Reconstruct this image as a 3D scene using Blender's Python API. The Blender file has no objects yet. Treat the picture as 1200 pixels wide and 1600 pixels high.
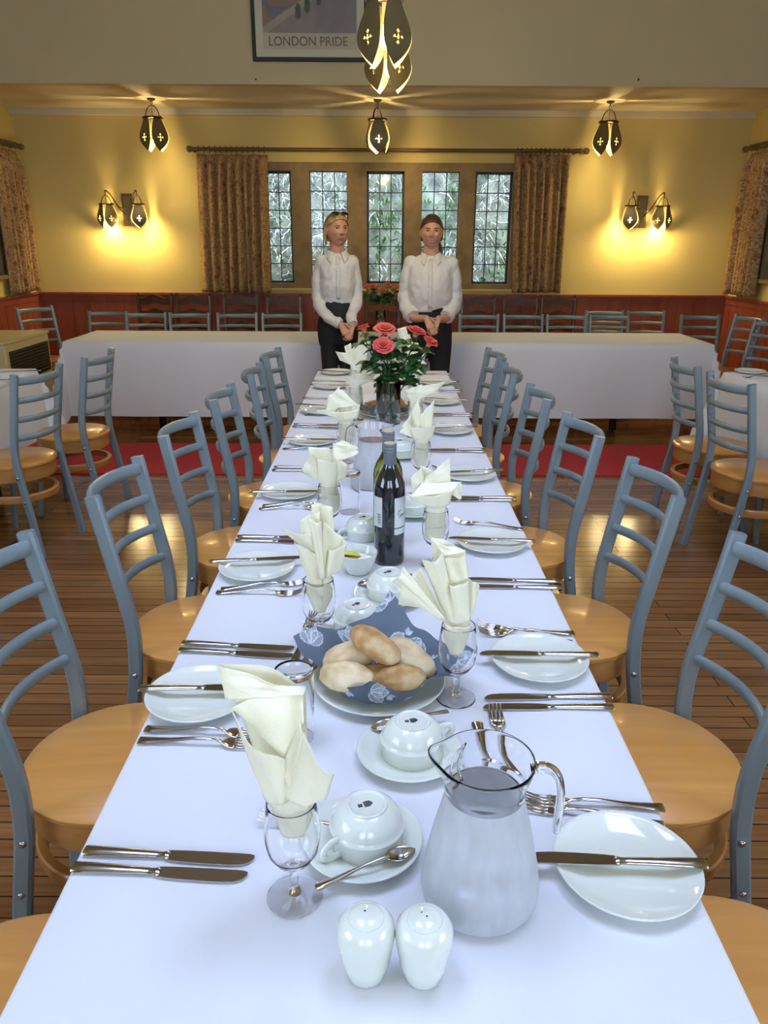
import bpy, bmesh, math, random
from math import sin, cos, pi, radians, sqrt, hypot, atan2, exp
from mathutils import Vector, Matrix, noise as mnoise

# ------------------------------------------------------------------ camera, light, exposure
SC = bpy.context.scene
COL = SC.collection
F = 1202.0
CAMLOC = Vector((0, 0, 1.485))
CAMROT = Matrix.Rotation(radians(-0.19), 3, 'Z') @ Matrix.Rotation(radians(90 - 19.55), 3, 'X') @ Matrix.Rotation(radians(0.3), 3, 'Z')
cam_data = bpy.data.cameras.new('camera')
cam_data.sensor_fit = 'VERTICAL'
cam_data.sensor_height = 36.0
cam_data.lens = F / 1600 * 36
cam_data.clip_start = 0.02
cam = bpy.data.objects.new('camera', cam_data)
cam.matrix_world = Matrix.Translation(CAMLOC) @ CAMROT.to_4x4()
COL.objects.link(cam)
SC.camera = cam

vs = SC.view_settings
vs.view_transform = 'Standard'
vs.look = 'None'
vs.gamma = 1
vs.use_curve_mapping = False
vs.exposure = 0.0
SC.cycles.sample_clamp_indirect = 6.0
SC.cycles.max_bounces = 12
SC.cycles.transmission_bounces = 12
SC.cycles.transparent_max_bounces = 16

WORLD_STRENGTH = 7.0          # overcast daylight
REAR_W = 15.0                # daylight through the two windows behind the camera
SKY_W = 17.5                  # daylight through the two roof windows
PENDANT_W = 16.0
SCONCE_W = 16.0
SIDE_FILL_W = 10.5                 # fill lights added at the side walls, level with the camera
REAR_COL = (0.24, 0.40, 1.0)
ROOF_COL = (0.36, 0.47, 1.0)
WARM = (1.0, 0.76, 0.36)

w = bpy.data.worlds.new('overcast')
SC.world = w
w.use_nodes = True
bgn = w.node_tree.nodes['Background']
bgn.inputs[0].default_value = (0.83, 0.91, 1.0, 1)
bgn.inputs[1].default_value = WORLD_STRENGTH


def area(name, loc, rot, sx, sy, watts, col, spread=180):
    l = bpy.data.lights.new(name, 'AREA')
    l.shape = 'RECTANGLE'
    l.size, l.size_y = sx, sy
    l.energy = watts
    l.spread = radians(spread)
    l.color = col
    o = bpy.data.objects.new(name, l)
    o.location = loc
    o.rotation_euler = rot
    COL.objects.link(o)
    return o


for sx in (-1, 1):
    area('daylight_rear_window', (sx * 0.95, -3.12, 2.35), (radians(90), 0, 0), 1.4, 2.2, REAR_W, REAR_COL)
    area('daylight_roof_window', (sx * 1.0, 1.5, 4.52), (0, 0, 0), 1.1, 1.7, SKY_W, ROOF_COL, 105)      # spread narrowed to keep this light off the far end


for sx in (-1, 1):  # unseen fill from both sides, added to brighten upright things near the camera
    area('side_fill_light', (sx * 3.62, -0.55, 1.95), (0, sx * radians(90), 0), 1.7, 1.9, SIDE_FILL_W, REAR_COL, 150)


# ------------------------------------------------------------------ projection helpers
def ray(px, py):
    return CAMROT @ Vector(((px - 600) / F, -(py - 800) / F, -1))


def PT(px, py, z=0.743):
    d = ray(px, py)
    t = (z - CAMLOC.z) / d.z
    return CAMLOC + d * t


def PY(px, py, y):
    d = ray(px, py)
    return CAMLOC + d * (y / d.y)


def PX(px, py, x):
    d = ray(px, py)
    return CAMLOC + d * (x / d.x)


# ------------------------------------------------------------------ materials
def new_mat(name):
    m = bpy.data.materials.new(name)
    m.use_nodes = True
    nt = m.node_tree
    return m, nt, nt.nodes['Principled BSDF']


def N(nt, t, **kw):
    n = nt.nodes.new(t)
    for k, v in kw.items():
        setattr(n, k, v)
    return n


def coords(nt, kind='Object', scale=(1, 1, 1)):
    tc = N(nt, 'ShaderNodeTexCoord')
    mp = N(nt, 'ShaderNodeMapping')
    mp.inputs['Scale'].default_value = scale
    nt.links.new(tc.outputs[kind], mp.inputs['Vector'])
    return mp.outputs['Vector']


def ramp(nt, fac, stops):
    r = N(nt, 'ShaderNodeValToRGB')
    el = r.color_ramp.elements
    while len(el) < len(stops):
        el.new(0.5)
    for e, (p, c) in zip(el, stops):
        e.position = p
        e.color = (*c, 1)
    nt.links.new(fac, r.inputs['Fac'])
    return r.outputs['Color']


def add_bump(nt, b, height, strength, dist=0.002):
    n = N(nt, 'ShaderNodeBump')
    n.inputs['Strength'].default_value = strength
    n.inputs['Distance'].default_value = dist
    nt.links.new(height, n.inputs['Height'])
    nt.links.new(n.outputs['Normal'], b.inputs['Normal'])


def plain(name, col, rough=0.5, metal=0.0, bump=0.0, bscale=80, spec=None, var=0.0, vscale=6, sheen=0, coat=0):
    m, nt, b = new_mat(name)
    b.inputs['Base Color'].default_value = (*col, 1)
    b.inputs['Roughness'].default_value = rough
    b.inputs['Metallic'].default_value = metal
    if spec is not None:
        b.inputs['Specular IOR Level'].default_value = spec
    if coat:
        b.inputs['Coat Weight'].default_value = coat
        b.inputs['Coat Roughness'].default_value = 0.08
    if sheen:
        b.inputs['Sheen Weight'].default_value = sheen
    if var:
        n = N(nt, 'ShaderNodeTexNoise')
        n.inputs['Scale'].default_value = vscale
        n.inputs['Detail'].default_value = 5
        nt.links.new(coords(nt), n.inputs['Vector'])
        lo = tuple(max(0, c * (1 - var)) for c in col)
        hi = tuple(min(1, c * (1 + var)) for c in col)
        nt.links.new(ramp(nt, n.outputs['Fac'], [(0.3, lo), (0.7, hi)]), b.inputs['Base Color'])
    if bump:
        n = N(nt, 'ShaderNodeTexNoise')
        n.inputs['Scale'].default_value = bscale
        n.inputs['Detail'].default_value = 4
        nt.links.new(coords(nt), n.inputs['Vector'])
        add_bump(nt, b, n.outputs['Fac'], bump)
    return m


def glass(name, col=(1, 1, 1), rough=0.0, ior=1.45):
    m, nt, b = new_mat(name)
    b.inputs['Base Color'].default_value = (*col, 1)
    b.inputs['Roughness'].default_value = rough
    b.inputs['Transmission Weight'].default_value = 1.0
    b.inputs['IOR'].default_value = ior
    return m


def emit(name, col, s):
    m, nt, b = new_mat(name)
    b.inputs['Base Color'].default_value = (*col, 1)
    b.inputs['Emission Color'].default_value = (*col, 1)
    b.inputs['Emission Strength'].default_value = s
    return m


def wood(name, c1, c2, scale=(2, 30, 30), rough=0.3, coat=0.0, kind='Object'):
    m, nt, b = new_mat(name)
    n = N(nt, 'ShaderNodeTexNoise')
    n.inputs['Scale'].default_value = 1
    n.inputs['Detail'].default_value = 6
    n.inputs['Distortion'].default_value = 0.6
    nt.links.new(coords(nt, kind, scale), n.inputs['Vector'])
    nt.links.new(ramp(nt, n.outputs['Fac'], [(0.25, c1), (0.75, c2)]), b.inputs['Base Color'])
    b.inputs['Roughness'].default_value = rough
    if coat:
        b.inputs['Coat Weight'].default_value = coat
        b.inputs['Coat Roughness'].default_value = 0.12
    add_bump(nt, b, n.outputs['Fac'], 0.08, 0.001)
    return m


M = {}


def make_materials():
    M['wall'] = plain('cream_paint', (0.60, 0.465, 0.155), 0.75, bump=0.12, bscale=30)
    M['bulk'] = plain('stone_paint', (0.53, 0.435, 0.25), 0.8, bump=0.12, bscale=30)
    M['ceil'] = plain('ceiling_paint', (0.62, 0.54, 0.38), 0.8, bump=0.1, bscale=30)
    M['stone'] = plain('window_stone', (0.23, 0.152, 0.062), 0.75, bump=0.3, bscale=60, var=0.2, vscale=8)
    M['iron'] = plain('black_iron', (0.012, 0.013, 0.017), 0.5)
    M['rail_w'] = wood('rail_wood', (0.085, 0.045, 0.02), (0.15, 0.085, 0.04), (3, 30, 30), 0.45)
    M['wains'] = wood('red_panel_wood', (0.20, 0.045, 0.024), (0.30, 0.075, 0.038), (14, 14, 1.2), 0.3)
    M['darkwood'] = wood('dark_carved_wood', (0.045, 0.016, 0.008), (0.09, 0.035, 0.015), (20, 20, 3), 0.25, coat=0.4)
    M['redwood'] = wood('red_seat_wood', (0.32, 0.10, 0.045), (0.42, 0.15, 0.07), (4, 30, 30), 0.3, coat=0.3)
    M['seat'] = wood('beech', (0.53, 0.235, 0.052), (0.63, 0.315, 0.085), (2.5, 26, 26), 0.3, coat=0.35)
    M['apron'] = wood('beech_edge', (0.42, 0.18, 0.045), (0.52, 0.25, 0.068), (8, 8, 60), 0.35, coat=0.2)
    M['frame'] = plain('grey_chair_enamel', (0.225, 0.288, 0.312), 0.36, metal=0.25, bump=0.03, bscale=200)
    M['cloth'] = plain('white_tablecloth', (0.685, 0.705, 0.745), 0.85, bump=0.18, bscale=14, sheen=0.1)
    M['china'] = plain('white_china', (0.70, 0.74, 0.66), 0.07, coat=0.4)
    M['steel'] = plain('cutlery_steel', (0.50, 0.47, 0.44), 0.14, metal=1.0)
    M['paper'] = plain('cream_paper', (0.88, 0.85, 0.63), 0.85, bump=0.35, bscale=260)
    M['glass'] = glass('clear_glass', ior=1.33)
    # glass misted with fine condensation: part clear, part scattering
    m = bpy.data.materials.new('misted_glass'); m.use_nodes = True
    nt = m.node_tree
    nt.nodes.clear()
    out = N(nt, 'ShaderNodeOutputMaterial'); gl = N(nt, 'ShaderNodeBsdfGlass'); df = N(nt, 'ShaderNodeBsdfDiffuse'); tl = N(nt, 'ShaderNodeBsdfTranslucent')
    m1 = N(nt, 'ShaderNodeMixShader'); m2 = N(nt, 'ShaderNodeMixShader'); no = N(nt, 'ShaderNodeTexNoise')
    no.inputs['Scale'].default_value = 55; no.inputs['Detail'].default_value = 6
    nt.links.new(coords(nt, 'Object', (1, 1, .35)), no.inputs['Vector'])
    gl.inputs['IOR'].default_value = 1.33; gl.inputs['Roughness'].default_value = 0.22
    df.inputs['Color'].default_value = (.93, .96, 1, 1); tl.inputs['Color'].default_value = (.93, .96, 1, 1)
    m1.inputs[0].default_value = 0.45
    nt.links.new(df.outputs[0], m1.inputs[1]); nt.links.new(tl.outputs[0], m1.inputs[2])
    mr = N(nt, 'ShaderNodeMapRange'); mr.inputs['To Min'].default_value = 0.62; mr.inputs['To Max'].default_value = 0.92
    nt.links.new(no.outputs['Fac'], mr.inputs['Value']); nt.links.new(mr.outputs[0], m2.inputs[0])
    nt.links.new(gl.outputs[0], m2.inputs[1]); nt.links.new(m1.outputs[0], m2.inputs[2]); nt.links.new(m2.outputs[0], out.inputs[0])
    M['fogglass'] = m
    M['water'] = glass('water', (0.95, 0.975, 1.0), 0.0, 1.33)
    M['greenglass'] = glass('green_bottle_glass', (0.30, 0.36, 0.06), 0.02)
    M['wineglass'] = plain('dark_wine_bottle', (0.006, 0.010, 0.014), 0.04, coat=1.0)
    M['capsule'] = plain('grey_capsule', (0.17, 0.19, 0.22), 0.4, metal=0.25)
    M['label'] = plain('label_paper', (0.62, 0.66, 0.66), 0.6)
    M['ink'] = plain('ink', (0.02, 0.025, 0.03), 0.6)
    M['hole'] = plain('black_hole', (0.004, 0.004, 0.004), 0.9)
    M['bronze'] = plain('bronze_metal', (0.17, 0.135, 0.06), 0.45, metal=0.35, bump=0.2, bscale=120)
    M['darkmetal'] = plain('dark_lamp_iron', (0.035, 0.02, 0.014), 0.45, metal=0.5)
    M['bulb'] = emit('lit_bulb', (1.0, 0.86, 0.55), 60)
    M['candle'] = plain('candle_tube', (0.85, 0.72, 0.45), 0.5)
    M['red_carpet'] = plain('red_carpet', (0.42, 0.028, 0.028), 0.95, bump=0.5, bscale=300, var=0.12, vscale=40)
    M['heater'] = plain('cream_enamel', (0.62, 0.53, 0.27), 0.4)
    M['grille'] = plain('dark_grille', (0.03, 0.027, 0.02), 0.6)
    M['mount'] = plain('mount_card', (0.58, 0.53, 0.40), 0.7)
    M['posterpaper'] = plain('poster_paper', (0.46, 0.41, 0.28), 0.7)
    M['picframe'] = plain('black_picture_frame', (0.018, 0.012, 0.010), 0.6)
    M['shirt'] = plain('white_shirt', (0.62, 0.605, 0.59), 0.8, bump=0.1, bscale=60)
    M['black'] = plain('black_trousers', (0.008, 0.009, 0.009), 0.8)
    M['leather'] = plain('black_leather', (0.012, 0.011, 0.011), 0.35)
    M['skin'] = plain('skin', (0.52, 0.27, 0.175), 0.5, var=0.06, vscale=20)
    M['lip'] = plain('lips', (0.38, 0.10, 0.085), 0.4)
    M['teeth'] = plain('teeth', (0.75, 0.7, 0.62), 0.3)
    M['eyewhite'] = plain('eye_white', (0.55, 0.50, 0.46), 0.3)
    M['iris'] = plain('iris', (0.02, 0.016, 0.014), 0.2)
    M['blonde'] = plain('blonde_hair', (0.42, 0.27, 0.10), 0.45, var=0.35, vscale=60)
    M['brown'] = plain('brown_hair', (0.065, 0.027, 0.014), 0.4, var=0.35, vscale=60)
    M['browline'] = plain('brow_hair', (0.07, 0.035, 0.02), 0.7)
    M['stem'] = plain('rose_stem', (0.045, 0.085, 0.02), 0.5)
    M['leaf'] = plain('rose_leaf', (0.035, 0.115, 0.025), 0.4, var=0.3, vscale=30)
    M['pack_g'] = plain('yellow_green_sachet', (0.55, 0.6, 0.06), 0.4)
    M['pack_b'] = plain('brown_sachet', (0.35, 0.19, 0.06), 0.4)
    M['pack_w'] = plain('white_sachet', (0.8, 0.8, 0.76), 0.5)
    M['blind'] = plain('grey_blind', (0.20, 0.21, 0.215), 0.6)
    M['lining'] = plain('curtain_lining', (0.6, 0.66, 0.72), 0.9)
    M['rock'] = plain('bank_soil', (0.20, 0.22, 0.20), 0.9, bump=0.6, bscale=8, var=0.7, vscale=5)
    # rose petals: coral at the edge, yellow at the heart
    m, nt, b = new_mat('rose_petal')
    a = N(nt, 'ShaderNodeAttribute', attribute_name='tip')
    nt.links.new(ramp(nt, a.outputs['Fac'], [(0.2, (0.78, 0.42, 0.11)), (0.55, (0.80, 0.14, 0.07)), (1.0, (0.66, 0.045, 0.06))]), b.inputs['Base Color'])
    b.inputs['Roughness'].default_value = 0.6
    M['petal'] = m
    # bread crust
    m, nt, b = new_mat('bread_crust')
    n = N(nt, 'ShaderNodeTexNoise'); n.inputs['Scale'].default_value = 28; n.inputs['Detail'].default_value = 8
    nt.links.new(coords(nt), n.inputs['Vector'])
    nt.links.new(ramp(nt, n.outputs['Fac'], [(0.30, (0.30, 0.14, 0.04)), (0.48, (0.52, 0.31, 0.12)), (0.68, (0.66, 0.50, 0.28))]), b.inputs['Base Color'])
    b.inputs['Roughness'].default_value = 0.75
    add_bump(nt, b, n.outputs['Fac'], 0.5, 0.003)
    M['crust'] = m
    m, nt, b = new_mat('pale_bread_crust')
    n = N(nt, 'ShaderNodeTexNoise'); n.inputs['Scale'].default_value = 22; n.inputs['Detail'].default_value = 8
    nt.links.new(coords(nt), n.inputs['Vector'])
    nt.links.new(ramp(nt, n.outputs['Fac'], [(0.30, (0.52, 0.34, 0.15)), (0.55, (0.74, 0.61, 0.37)), (0.75, (0.80, 0.73, 0.54))]), b.inputs['Base Color'])
    b.inputs['Roughness'].default_value = 0.8
    add_bump(nt, b, n.outputs['Fac'], 0.6, 0.003)
    M['pale'] = m
    # printed blue paper napkin
    m, nt, b = new_mat('blue_printed_paper')
    a = N(nt, 'ShaderNodeAttribute', attribute_name='print')
    nt.links.new(ramp(nt, a.outputs['Fac'], [(0.0, (0.115, 0.150, 0.195)), (1.0, (0.62, 0.68, 0.76))]), b.inputs['Base Color'])
    b.inputs['Roughness'].default_value = 0.85
    M['blue'] = m
    # curtain fabric
    m, nt, b = new_mat('floral_curtain')
    v = coords(nt, 'UV', (1, 1, 1))
    vo = N(nt, 'ShaderNodeTexVoronoi'); vo.inputs['Scale'].default_value = 11
    vo2 = N(nt, 'ShaderNodeTexVoronoi', feature='DISTANCE_TO_EDGE'); vo2.inputs['Scale'].default_value = 9
    no = N(nt, 'ShaderNodeTexNoise'); no.inputs['Scale'].default_value = 22; no.inputs['Detail'].default_value = 2; no.inputs['Distortion'].default_value = 1.5
    no2 = N(nt, 'ShaderNodeTexNoise'); no2.inputs['Scale'].default_value = 8
    for q in (vo, vo2, no, no2):
        nt.links.new(v, q.inputs['Vector'])
    c1 = ramp(nt, no.outputs['Fac'], [(0.42, (0.38, 0.25, 0.105)), (0.50, (0.17, 0.055, 0.028)), (0.58, (0.40, 0.27, 0.115))])
    fl = ramp(nt, vo.outputs['Distance'], [(0.12, (1, 1, 1)), (0.30, (0, 0, 0))])
    mx = N(nt, 'ShaderNodeMix', data_type='RGBA')
    nt.links.new(fl, mx.inputs[0]); nt.links.new(c1, mx.inputs[6])
    nt.links.new(ramp(nt, no2.outputs['Fac'], [(0.42, (0.16, 0.03, 0.022)), (0.56, (0.19, 0.08, 0.03)), (0.64, (0.08, 0.07, 0.03))]), mx.inputs[7])
    nt.links.new(mx.outputs[2], b.inputs['Base Color'])
    b.inputs['Roughness'].default_value = 0.9
    M['curtain'] = m
    # polished board floor
    m, nt, b = new_mat('polished_floorboards')
    v = coords(nt, 'Object', (1, 1, 1))
    br = N(nt, 'ShaderNodeTexBrick')
    br.offset = 0.37
    br.inputs['Color1'].default_value = (0.18, 0.078, 0.026, 1)
    br.inputs['Color2'].default_value = (0.30, 0.145, 0.052, 1)
    br.inputs['Mortar'].default_value = (0.018, 0.008, 0.004, 1)
    br.inputs['Scale'].default_value = 1
    br.inputs['Mortar Size'].default_value = 0.0022
    br.inputs['Brick Width'].default_value = 1.9
    br.inputs['Row Height'].default_value = 0.062
    no = N(nt, 'ShaderNodeTexNoise'); no.inputs['Scale'].default_value = 1; no.inputs['Detail'].default_value = 6
    mp = coords(nt, 'Object', (2.5, 60, 1))
    nt.links.new(v, br.inputs['Vector']); nt.links.new(mp, no.inputs['Vector'])
    mx = N(nt, 'ShaderNodeMix', data_type='RGBA', blend_type='MULTIPLY'); mx.inputs[0].default_value = 0.7
    nt.links.new(br.outputs['Color'], mx.inputs[6])
    nt.links.new(ramp(nt, no.outputs['Fac'], [(0.3, (0.55, 0.55, 0.55)), (0.7, (1.25, 1.2, 1.15))]), mx.inputs[7])
    nt.links.new(mx.outputs[2], b.inputs['Base Color'])
    b.inputs['Roughness'].default_value = 0.17
    inv = N(nt, 'ShaderNodeMath', operation='MULTIPLY_ADD'); inv.inputs[1].default_value = -1.0; inv.inputs[2].default_value = 1.0
    nt.links.new(br.outputs['Fac'], inv.inputs[0])
    ad = N(nt, 'ShaderNodeMath', operation='MULTIPLY_ADD'); ad.inputs[1].default_value = 0.25
    nt.links.new(no.outputs['Fac'], ad.inputs[0]); nt.links.new(inv.outputs[0], ad.inputs[2])
    add_bump(nt, b, ad.outputs[0], 0.35, 0.003)
    M['floor'] = m
    # window pane: lets the daylight through, mirrors a little
    m = bpy.data.materials.new('window_pane'); m.use_nodes = True
    nt = m.node_tree
    nt.nodes.clear()
    out = N(nt, 'ShaderNodeOutputMaterial'); mxs = N(nt, 'ShaderNodeMixShader'); tr = N(nt, 'ShaderNodeBsdfTransparent'); gl = N(nt, 'ShaderNodeBsdfGlossy')
    tr.inputs[0].default_value = (0.93, 0.97, 1.0, 1)
    gl.inputs['Roughness'].default_value = 0.05
    mxs.inputs[0].default_value = 0.012
    nt.links.new(tr.outputs[0], mxs.inputs[1]); nt.links.new(gl.outputs[0], mxs.inputs[2]); nt.links.new(mxs.outputs[0], out.inputs[0])
    M['pane'] = m
    # grass blades on the bank
    m, nt, b = new_mat('bank_grass')
    a = N(nt, 'ShaderNodeAttribute', attribute_name='tip')
    nt.links.new(ramp(nt, a.outputs['Fac'], [(0.0, (0.06, 0.14, 0.04)), (0.30, (0.20, 0.38, 0.16)), (0.42, (0.20, 0.25, 0.24)), (0.7, (0.58, 0.62, 0.63)), (1.0, (0.85, 0.86, 0.86))]), b.inputs['Base Color'])
    b.inputs['Roughness'].default_value = 0.8
    M['grass'] = m
    # poster picture: a plain made-up river view
    m, nt, b = new_mat('river_picture')
    a = N(nt, 'ShaderNodeAttribute', attribute_name='Col')
    nt.links.new(a.outputs['Color'], b.inputs['Base Color'])
    b.inputs['Roughness'].default_value = 0.5
    M['river'] = m


make_materials()


# ------------------------------------------------------------------ mesh builder
class MB:
    def __init__(s):
        s.v, s.f, s.m, s.uv, s.att, s.col = [], [], [], {}, {}, {}
        s.cur = 0

    def vert(s, p):
        s.v.append(tuple(p))
        return len(s.v) - 1

    def face(s, idx):
        s.f.append(tuple(idx))
        s.m.append(s.cur)

    def box(s, x0, x1, y0, y1, z0, z1, mat=None):
        b = len(s.v)
        for z in (z0, z1):
            for (x, y) in ((x0, y0), (x1, y0), (x1, y1), (x0, y1)):
                p = Vector((x, y, z))
                s.v.append(tuple(mat @ p if mat else p))
        for q in ((3, 2, 1, 0), (4, 5, 6, 7), (0, 1, 5, 4), (1, 2, 6, 5), (2, 3, 7, 6), (3, 0, 4, 7)):
            s.face([b + i for i in q])
        return s

    def lathe(s, prof, n=32, c=(0, 0, 0), cap=True, mats=None, xf=None):
        """prof: (r, z) going round the section; r==0 gives a pole."""
        rings = []
        for (r, z) in prof:
            if r <= 1e-6:
                p = Vector((c[0], c[1], c[2] + z))
                rings.append([s.vert(xf @ p if xf else p)])
            else:
                rr = []
                for k in range(n):
                    p = Vector((c[0] + r * cos(2 * pi * k / n), c[1] + r * sin(2 * pi * k / n), c[2] + z))
                    rr.append(s.vert(xf @ p if xf else p))
                rings.append(rr)
        for i in range(len(rings) - 1):
            a, b = rings[i], rings[i + 1]
            if mats:
                s.cur = mats[i]
            if len(a) == 1 and len(b) == 1:
                continue
            if len(a) == 1:
                for k in range(n):
                    s.face((a[0], b[(k + 1) % n], b[k]))
            elif len(b) == 1:
                for k in range(n):
                    s.face((a[k], a[(k + 1) % n], b[0]))
            else:
                for k in range(n):
                    s.face((a[k], a[(k + 1) % n], b[(k + 1) % n], b[k]))
        if cap:
            if len(rings[0]) > 1:
                s.face(rings[0][::-1])
            if len(rings[-1]) > 1:
                s.face(rings[-1])
        s.cur = 0
        return s

    def tube(s, pts, rx, ry=None, n=8, up=(0, 0, 1), closed=False, square=False):
        """sweep an ellipse (or rounded box) along pts; rx across, ry along 'up'. rx, ry may be lists."""
        pts = [Vector(p) for p in pts]
        L = len(pts)
        if ry is None:
            ry = rx
        rxs = rx if isinstance(rx, (list, tuple)) else [rx] * L
        rys = ry if isinstance(ry, (list, tuple)) else [ry] * L
        up = Vector(up)
        rings = []
        for i, p in enumerate(pts):
            if closed:
                t = pts[(i + 1) % L] - pts[i - 1]
            else:
                t = pts[min(i + 1, L - 1)] - pts[max(i - 1, 0)]
            t.normalize()
            a = t.cross(up)
            if a.length < 1e-4:
                a = t.cross(Vector((1, 0, 0)))
                if a.length < 1e-4:
                    a = t.cross(Vector((0, 1, 0)))
            a.normalize()
            b = a.cross(t)
            rr = []
            if square:
                e = 0.22
                sec = []
                for sx, sy in ((1, -1), (1, 1), (-1, 1), (-1, -1)):
                    mn = min(rxs[i], rys[i]) * e * 2
                    q = [(sx * rxs[i], sy * (rys[i] - mn)), (sx * (rxs[i] - mn), sy * rys[i])]
                    if (sx > 0) != (sy > 0):
                        q.reverse()
                    sec += q
            else:
                sec = [(rxs[i] * cos(2 * pi * k / n), rys[i] * sin(2 * pi * k / n)) for k in range(n)]
            for (u, v) in sec:
                rr.append(s.vert(p + a * u + b * v))
            rings.append(rr)
        n = len(rings[0])
        for i in range(L if closed else L - 1):
            a, b = rings[i], rings[(i + 1) % L]
            for k in range(n):
                s.face((a[k], a[(k + 1) % n], b[(k + 1) % n], b[k]))
        if not closed:
            s.face(rings[0][::-1])
            s.face(rings[-1])
        return s

    def ellipsoid(s, c, r, n=16, m=10, rot=None):
        c = Vector(c)
        rows = []
        for i in range(m + 1):
            th = pi * i / m
            if i in (0, m):
                p = Vector((0, 0, r[2] * cos(th)))
                rows.append([s.vert(c + (rot @ p if rot else p))])
            else:
                rows.append([])
                for k in range(n):
                    ph = 2 * pi * k / n
                    p = Vector((r[0] * sin(th) * cos(ph), r[1] * sin(th) * sin(ph), r[2] * cos(th)))
                    rows[-1].append(s.vert(c + (rot @ p if rot else p)))
        for i in range(m):
            a, b = rows[i], rows[i + 1]
            for k in range(n):
                if len(a) == 1:
                    s.face((a[0], b[k], b[(k + 1) % n]))
                elif len(b) == 1:
                    s.face((a[(k + 1) % n], a[k], b[0]))
                else:
                    s.face((a[(k + 1) % n], a[k], b[k], b[(k + 1) % n]))
        return s

    def loft(s, secs, n=20):
        """secs: (center, rx, ry) horizontal ellipses stacked; closed ends."""
        rings = []
        for (c, rx, ry) in secs:
            rings.append([s.vert((c[0] + rx * cos(2 * pi * k / n), c[1] + ry * sin(2 * pi * k / n), c[2])) for k in range(n)])
        up = secs[-1][0][2] > secs[0][0][2]
        for i in range(len(rings) - 1):
            a, b = rings[i], rings[i + 1]
            for k in range(n):
                q = (a[k], a[(k + 1) % n], b[(k + 1) % n], b[k])
                s.face(q if up else q[::-1])
        s.face(rings[0][::-1] if up else rings[0])
        s.face(rings[-1] if up else rings[-1][::-1])
        return s

    def grid(s, nu, nv, fn, att=None, uv=None, skip=None):
        b = len(s.v)
        for j in range(nv + 1):
            for i in range(nu + 1):
                u, v = i / nu, j / nv
                k = s.vert(fn(u, v))
                if att:
                    s.att[k] = att(u, v)
                if uv:
                    s.uv[k] = uv(u, v)
        for j in range(nv):
            for i in range(nu):
                if skip and skip((i + .5) / nu, (j + .5) / nv):
                    continue
                a = b + j * (nu + 1) + i
                s.face((a, a + 1, a + nu + 2, a + nu + 1))
        return s

    def mesh(s, name, mats, smooth=True, angle=40, attname='tip'):
        me = bpy.data.meshes.new(name)
        me.from_pydata(s.v, [], s.f)
        ms = mats if isinstance(mats, (list, tuple)) else [mats]
        for m in ms:
            me.materials.append(M[m] if isinstance(m, str) else m)
        if len(ms) > 1:
            me.polygons.foreach_set('material_index', s.m)
        if smooth:
            me.polygons.foreach_set('use_smooth', [True] * len(me.polygons))
            if angle < 180:
                me.set_sharp_from_angle(angle=radians(angle))
        if s.att:
            a = me.attributes.new(attname, 'FLOAT', 'POINT')
            a.data.foreach_set('value', [s.att.get(i, 0.0) for i in range(len(s.v))])
        if s.uv:
            ul = me.uv_layers.new(name='UVMap')
            for lp in me.loops:
                ul.data[lp.index].uv = s.uv.get(lp.vertex_index, (0, 0))
        me.update()
        return me

    def build(s, name, mats, parent=None, smooth=True, angle=40, attname='tip', loc=None, rotz=0):
        o = bpy.data.objects.new(name, s.mesh(name, mats, smooth, angle, attname))
        COL.objects.link(o)
        if parent:
            o.parent = parent
        if loc is not None:
            o.location = loc
        if rotz:
            o.rotation_euler = (0, 0, rotz)
        return o


def tag(o, label, cat, group=None):
    o['label'] = label
    o['category'] = cat
    if group:
        o['group'] = group
    return o


def thing(name, label, cat, loc=(0, 0, 0), rotz=0, group=None):
    o = bpy.data.objects.new(name, None)
    o.empty_display_size = 0.05
    COL.objects.link(o)
    o.location = loc
    o.rotation_euler = (0, 0, rotz)
    return tag(o, label, cat, group)


def struct(o):
    o['kind'] = 'structure'
    return o


def kids(o):
    return [c for c in bpy.data.objects if c.parent == o]


def dup(root, loc, rotz, label, group=None, rot=None):
    def cp(o, parent):
        c = o.copy()
        COL.objects.link(c)
        if parent:
            c.parent = parent
        for ch in kids_of.get(o.name, ()):
            cp(ch, c)
        return c
    kids_of = {}
    todo = [root]
    while todo:
        o = todo.pop()
        kids_of[o.name] = list(o.children)
        todo += kids_of[o.name]
    r = cp(root, None)
    r.location = loc
    r.rotation_euler = rot if rot else (0, 0, rotz)
    r['label'] = label
    if group:
        r['group'] = group
    return r


def solidify(o, t, offset=0):
    m = o.modifiers.new('thickness', 'SOLIDIFY')
    m.thickness = t
    m.offset = offset
    return o


def subsurf(o, lv=1):
    m = o.modifiers.new('smooth', 'SUBSURF')
    m.levels = m.render_levels = lv
    return o


def lerp(a, b, t):
    return a + (b - a) * t


def clamp(x, a=0.0, b=1.0):
    return max(a, min(b, x))


def sstep(a, b, x):
    t = clamp((x - a) / (b - a))
    return t * t * (3 - 2 * t)


def spline(pts, n):
    """Catmull-Rom through pts, n samples."""
    P = [Vector(p) for p in pts]
    out = []
    for i in range(n):
        t = i / (n - 1) * (len(P) - 1)
        k = min(int(t), len(P) - 2)
        f = t - k
        p0, p1, p2, p3 = P[max(k - 1, 0)], P[k], P[k + 1], P[min(k + 2, len(P) - 1)]
        out.append(0.5 * ((2 * p1) + (p2 - p0) * f + (2 * p0 - 5 * p1 + 4 * p2 - p3) * f * f + (3 * p1 - p0 - 3 * p2 + p3) * f ** 3))
    return out


ORD = ['first', 'second', 'third', 'fourth', 'fifth', 'sixth', 'seventh', 'eighth', 'ninth', 'tenth']

# ================================================================== THE ROOM
WX, YB, YF, ZC, ZS, YS = 3.55, 8.2, -3.2, 4.6, 2.64, 7.02
RAIL = 0.956


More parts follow.
